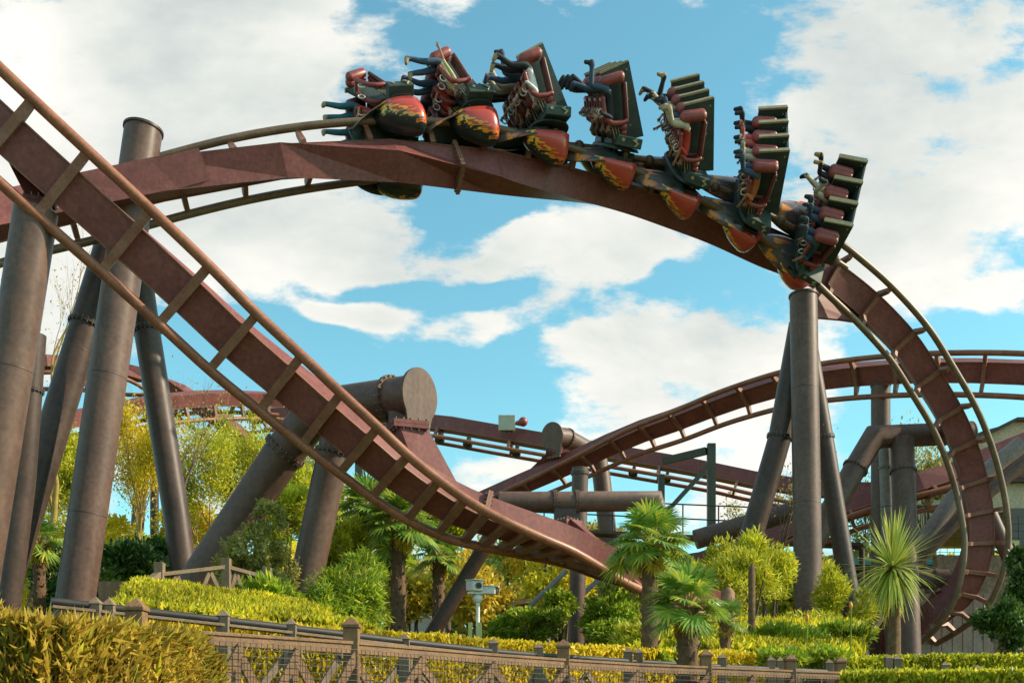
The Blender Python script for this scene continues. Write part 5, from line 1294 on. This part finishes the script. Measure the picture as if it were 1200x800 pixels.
# ------------------------------------------------------------------ small things in the garden
def cameras():
    root = empty('camera_post', 'two white ride cameras on a pale pole beside the dark slanting leg', 'camera post'); Y = 19.0; s = Y/FPX
    g = P(560, 752, Y); zt = P(560, 703, Y).z
    m = MB(); m.tube([Vector((g.x, g.y, terrain(g.x, g.y)-.1)), Vector((g.x, g.y, zt))], .035, 10); m.build('pole', M['white'], root)
    c = P(560, 701, Y); m = MB(); m.smooth = True; m.ball(c, .085); m.tube([c+Vector((0, 0, -.12)), c+Vector((0, 0, .18))], .03, 8); m.build('swivel_joint', M['white'], root)
    m = MB(); m.path_box([P(548, 694.5, Y), P(576, 695, Y)], .12, .035, (0, 0, 1)); m.build('bracket', M['white'], root)
    for (x, y, w, h, yaw, cap) in ((556, 686, .16, .085, .5, 1), (571, 691.5, .16, .06, 1.35, 0)):
        c = P(x, y, Y); ca, sa = math.cos(yaw), math.sin(yaw); f = Vector((sa*.9, -ca, -.08)).normalized(); sd = Vector((ca, sa*.9, 0)).normalized(); up = sd.cross(f)*-1
        b = MB(); b.box(c, f*w, sd*.09, Vector((0, 0, h))); bo = b.build('camera_housing', M['white'], root, .012)
        b = MB(); b.box(c+Vector((0, 0, h+.012))+f*.03, f*(w+.03), sd*.105, Vector((0, 0, .008))); b.build('sun_hood', M['white'], bo)
        b = MB(); b.tube([c+f*(w-.01), c+f*(w+.035)], .055, 18); b.build('lens_ring', M['greysteel'], bo)
        b = MB(); b.tube([c+f*(w+.02), c+f*(w+.04)], .045, 16); b.build('lens', M['black'], bo)
    for k, x in enumerate((551, 562)):
        q = P(x, 729, Y-.1); m = MB(); m.bx(q.x-.035, q.x+.035, q.y-.03, q.y+.03, terrain(q.x, q.y)-.1, q.z)
        tag(m.build('marker_post', mat_surface('lime_paint_%d' % k, (.40, .44, .14), (.5, .54, .2), .5, 6), None), '%s of two lime green marker posts at the foot of the camera pole' % ('left' if k == 0 else 'right'), 'marker post', 'lime marker posts')
    q = P(538, 751, 18); m = MB(); m.bx(q.x-.15, q.x+.15, q.y, q.y+.2, q.z-.7, q.z+.02); tag(m.build('equipment_box', M['greysteel'], None, .01), 'low grey box left of the lime marker posts', 'box')
cameras()
def hut():
    root = empty('garden_hut', 'small hut with red sloping roof behind the middle palms', 'hut'); Y = 42
    a, b = P(478, 700, Y), P(505, 688, Y)
    m = MB(); m.bx(a.x, b.x, Y, Y+2, a.z-1.6, b.z); m.build('wall', mat_surface('pale_render', (.45, .42, .38), (.55, .52, .48), .8, 3), root)
    m = MB(); z = P(0, 676, Y).z; m.path_box([Vector((a.x-.2, Y+.8, z+.12)), Vector((b.x+.1, Y+.8, P(0, 689, Y).z+.12))], 2.2, .1, (0, 0, 1)); m.build('roof', M['red'], root)
    root = empty('garden_hut', 'low kiosk with flat pinkish roof behind the round clipped bushes', 'hut'); Y = 44
    a, b = P(592, 712, Y), P(625, 704, Y)
    m = MB(); m.bx(a.x, b.x, Y, Y+2, a.z-2.2, b.z); m.build('wall', M['wood'], root)
    m = MB(); m.path_box([Vector((a.x-.2, Y+.8, P(0, 710, Y).z)), Vector((b.x+.2, Y+.8, P(0, 703, Y).z))], 2.4, .16, (0, 0, 1)); m.build('roof', mat_surface('pink_roof', (.45, .2, .2), (.55, .28, .27), .6, 3), root)
hut()

# ------------------------------------------------------------------ right hand buildings
def mat_corrugated(name, c1, c2, pitch):
    m = mat_surface(name, c1, c2, .5, 2, streak=.3, streak_col=(.2, .16, .13)); nt = m.node_tree; N = nt.nodes; L = nt.links
    g = N.new('ShaderNodeNewGeometry'); w = N.new('ShaderNodeTexWave'); w.wave_type = 'BANDS'; w.bands_direction = 'X'; w.inputs['Scale'].default_value = pitch; L.new(g.outputs['Position'], w.inputs[0])
    b = N.new('ShaderNodeBump'); b.inputs['Strength'].default_value = 1; b.inputs['Distance'].default_value = .05; L.new(w.outputs[0], b.inputs['Height']); L.new(b.outputs[0], N['Principled BSDF'].inputs['Normal']); return m
def buildings():
    Y = 44
    root = empty('station_building', 'beige building with stepped roof edge and ribbed lower wall at the right edge', 'building')
    x0 = P(1128, 0, Y).x; x1 = P(1420, 0, Y).x; z = lambda py, Y_=Y: P(0, py, Y_).z
    m = MB(); pl = [(1128, 518), (1150, 509), (1168, 504), (1184, 496), (1190, 493), (1420, 488), (1420, 600), (1128, 600)]
    a = [P(x, y, Y) for x, y in pl]; b = [p+Vector((0, 9, 0)) for p in a]; n = len(a)
    m.add(a+b, [tuple(range(n)), tuple(range(2*n-1, n-1, -1))]+[(i, n+i, n+(i+1) % n, (i+1) % n) for i in range(n)]); m.build('wall', mat_surface('beige_render', (.46, .36, .22), (.56, .45, .29), .8, 1.0, streak=.3, streak_col=(.3, .24, .16)), root)
    m = MB(); m.path_box([P(x, y-1.2, Y-.1) for x, y in pl[:6]], .35, .12, (0, 0, 1)); m.build('roof_edge', M['postdark'], root)
    m = MB(); m.bx(x0+1.0, x1, Y-.35, Y-.02, z(566), z(530)); fr = m.build('window_band', M['postdark'], root)
    for k in range(7):
        xx = x0+1.3+k*1.25; m = MB(); m.bx(xx, xx+1.0, Y-.40, Y-.352, z(562), z(536)); m.build('pane', mat_surface('dark_pane_%d' % k, (.06, .02, .022), (.10, .035, .035), .12, 3), fr)
    m = MB(); m.bx(x0+.8, x1, Y-.7, Y-.36, z(530), z(526.5)); m.build('canopy', M['spine'], root)
    m = MB(); m.bx(x0+1.6, x1, Y-.5, Y+.2, terrain(x0, 44)-.5, z(598)); m.build('ribbed_wall', mat_corrugated('ribbed_cladding', (.17, .14, .12), (.24, .20, .17), 9), root)
    # wicker/stone wall and board wall
    Y2 = 37; m = MB(); a = P(1098, 650, Y2); b = P(1420, 650, Y2); m.bx(a.x, b.x, Y2, Y2+.4, 1.5, a.z)
    w = m.build('rubble_wall', mat_surface('rubble_brush', (.10, .065, .04), (.34, .23, .14), .9, 6, bump=1.5, c3=(.45, .34, .22)), None); tag(w, 'brown rough wall overgrown with dry twigs behind the loop bottom', 'wall')
    Y3 = 33.5; a = P(1080, 695, Y3); b = P(1165, 0, Y3); m = MB()
    n_ = 14
    for k in range(n_): m.bx(a.x+(b.x-a.x)*k/n_, a.x+(b.x-a.x)*(k+.93)/n_, Y3+(k % 2)*.02, Y3+.05+(k % 2)*.02, 1.2, a.z)
    w = m.build('board_wall', mat_surface('pinkish_boards', (.30, .22, .18), (.40, .31, .26), .75, 2, streak=.5, streak_col=(.24, .17, .13)), None); tag(w, 'pinkish grey board fence seen through the bottom of the loop', 'wall')
    # shelter with teal fascia
    Y4 = 40; a, b = P(985, 657, Y4), P(1114, 657, Y4); root = empty('shelter', 'low shelter with teal roof edge and dark posts behind the right hand posts', 'shelter')
    m = MB(); m.bx(a.x, b.x, Y4, Y4+3, z(661, Y4), z(653, Y4)); m.build('teal_fascia', mat_surface('teal_paint', (.02, .22, .24), (.04, .32, .33), .45, 3), root)
    m = MB(); m.bx(a.x, b.x, Y4+.1, Y4+2.9, z(667, Y4), z(661.2, Y4)); m.build('beam', M['postdark'], root)
    for x in (990, 1030, 1075, 1110):
        c = P(x, 667, Y4+.3); m = MB(); m.bx(c.x-.08, c.x+.08, c.y-.08, c.y+.08, 1.5, c.z); m.build('shelter_post', M['postdark'], root)
    m = MB(); m.bx(a.x, b.x, Y4+2.5, Y4+2.8, 1.5, z(668, Y4)); m.build('back_wall', bpy.data.materials['pinkish_boards'], root)
    # chain fence
    Y5 = 39; root = empty('wire_fence', 'thin dark wire fence in front of the ribbed wall', 'fence'); a, b = P(1085, 600, Y5), P(1290, 600, Y5)
    m = MB()
    for k in np.arange(a.x, b.x, .25): m.bx(k-.008, k+.008, Y5, Y5+.01, z(655, Y5), z(605, Y5))
    for zz in np.arange(z(655, Y5), z(605, Y5), .25): m.bx(a.x, b.x, Y5+.012, Y5+.02, zz-.008, zz+.008)
    m.build('wire_mesh', M['black'], root)
    for x in np.arange(a.x, b.x, 2.4):
        m = MB(); m.tube([Vector((x, Y5+.05, z(690, Y5))), Vector((x, Y5+.05, z(600, Y5)))], .04, 8); m.build('post', M['postdark'], root)
    # small yellow warning plate
    root = empty('warning_sign', 'small pale yellow warning plate on the wire fence, far right', 'sign'); c = P(1187, 643, Y5-.05)
    m = MB(); m.bx(c.x-.22, c.x+.22, c.y-.02, c.y, c.z-.30, c.z+.30); m.build('plate', mat_surface('sign_yellow', (.62, .52, .2), (.68, .58, .26), .5, 4), root)
    m = MB()
    tri = [Vector((c.x+math.sin(t)*.15, c.y-.026, c.z+.08+math.cos(t)*.15)) for t in (0, 2.094, 4.189)]; tri2 = [p+Vector((0, .005, 0)) for p in tri]
    m.add(tri+tri2, [(0, 1, 2), (5, 4, 3), (0, 3, 4, 1), (1, 4, 5, 2), (2, 5, 3, 0)]); m.build('symbol', M['black'], root)
buildings()
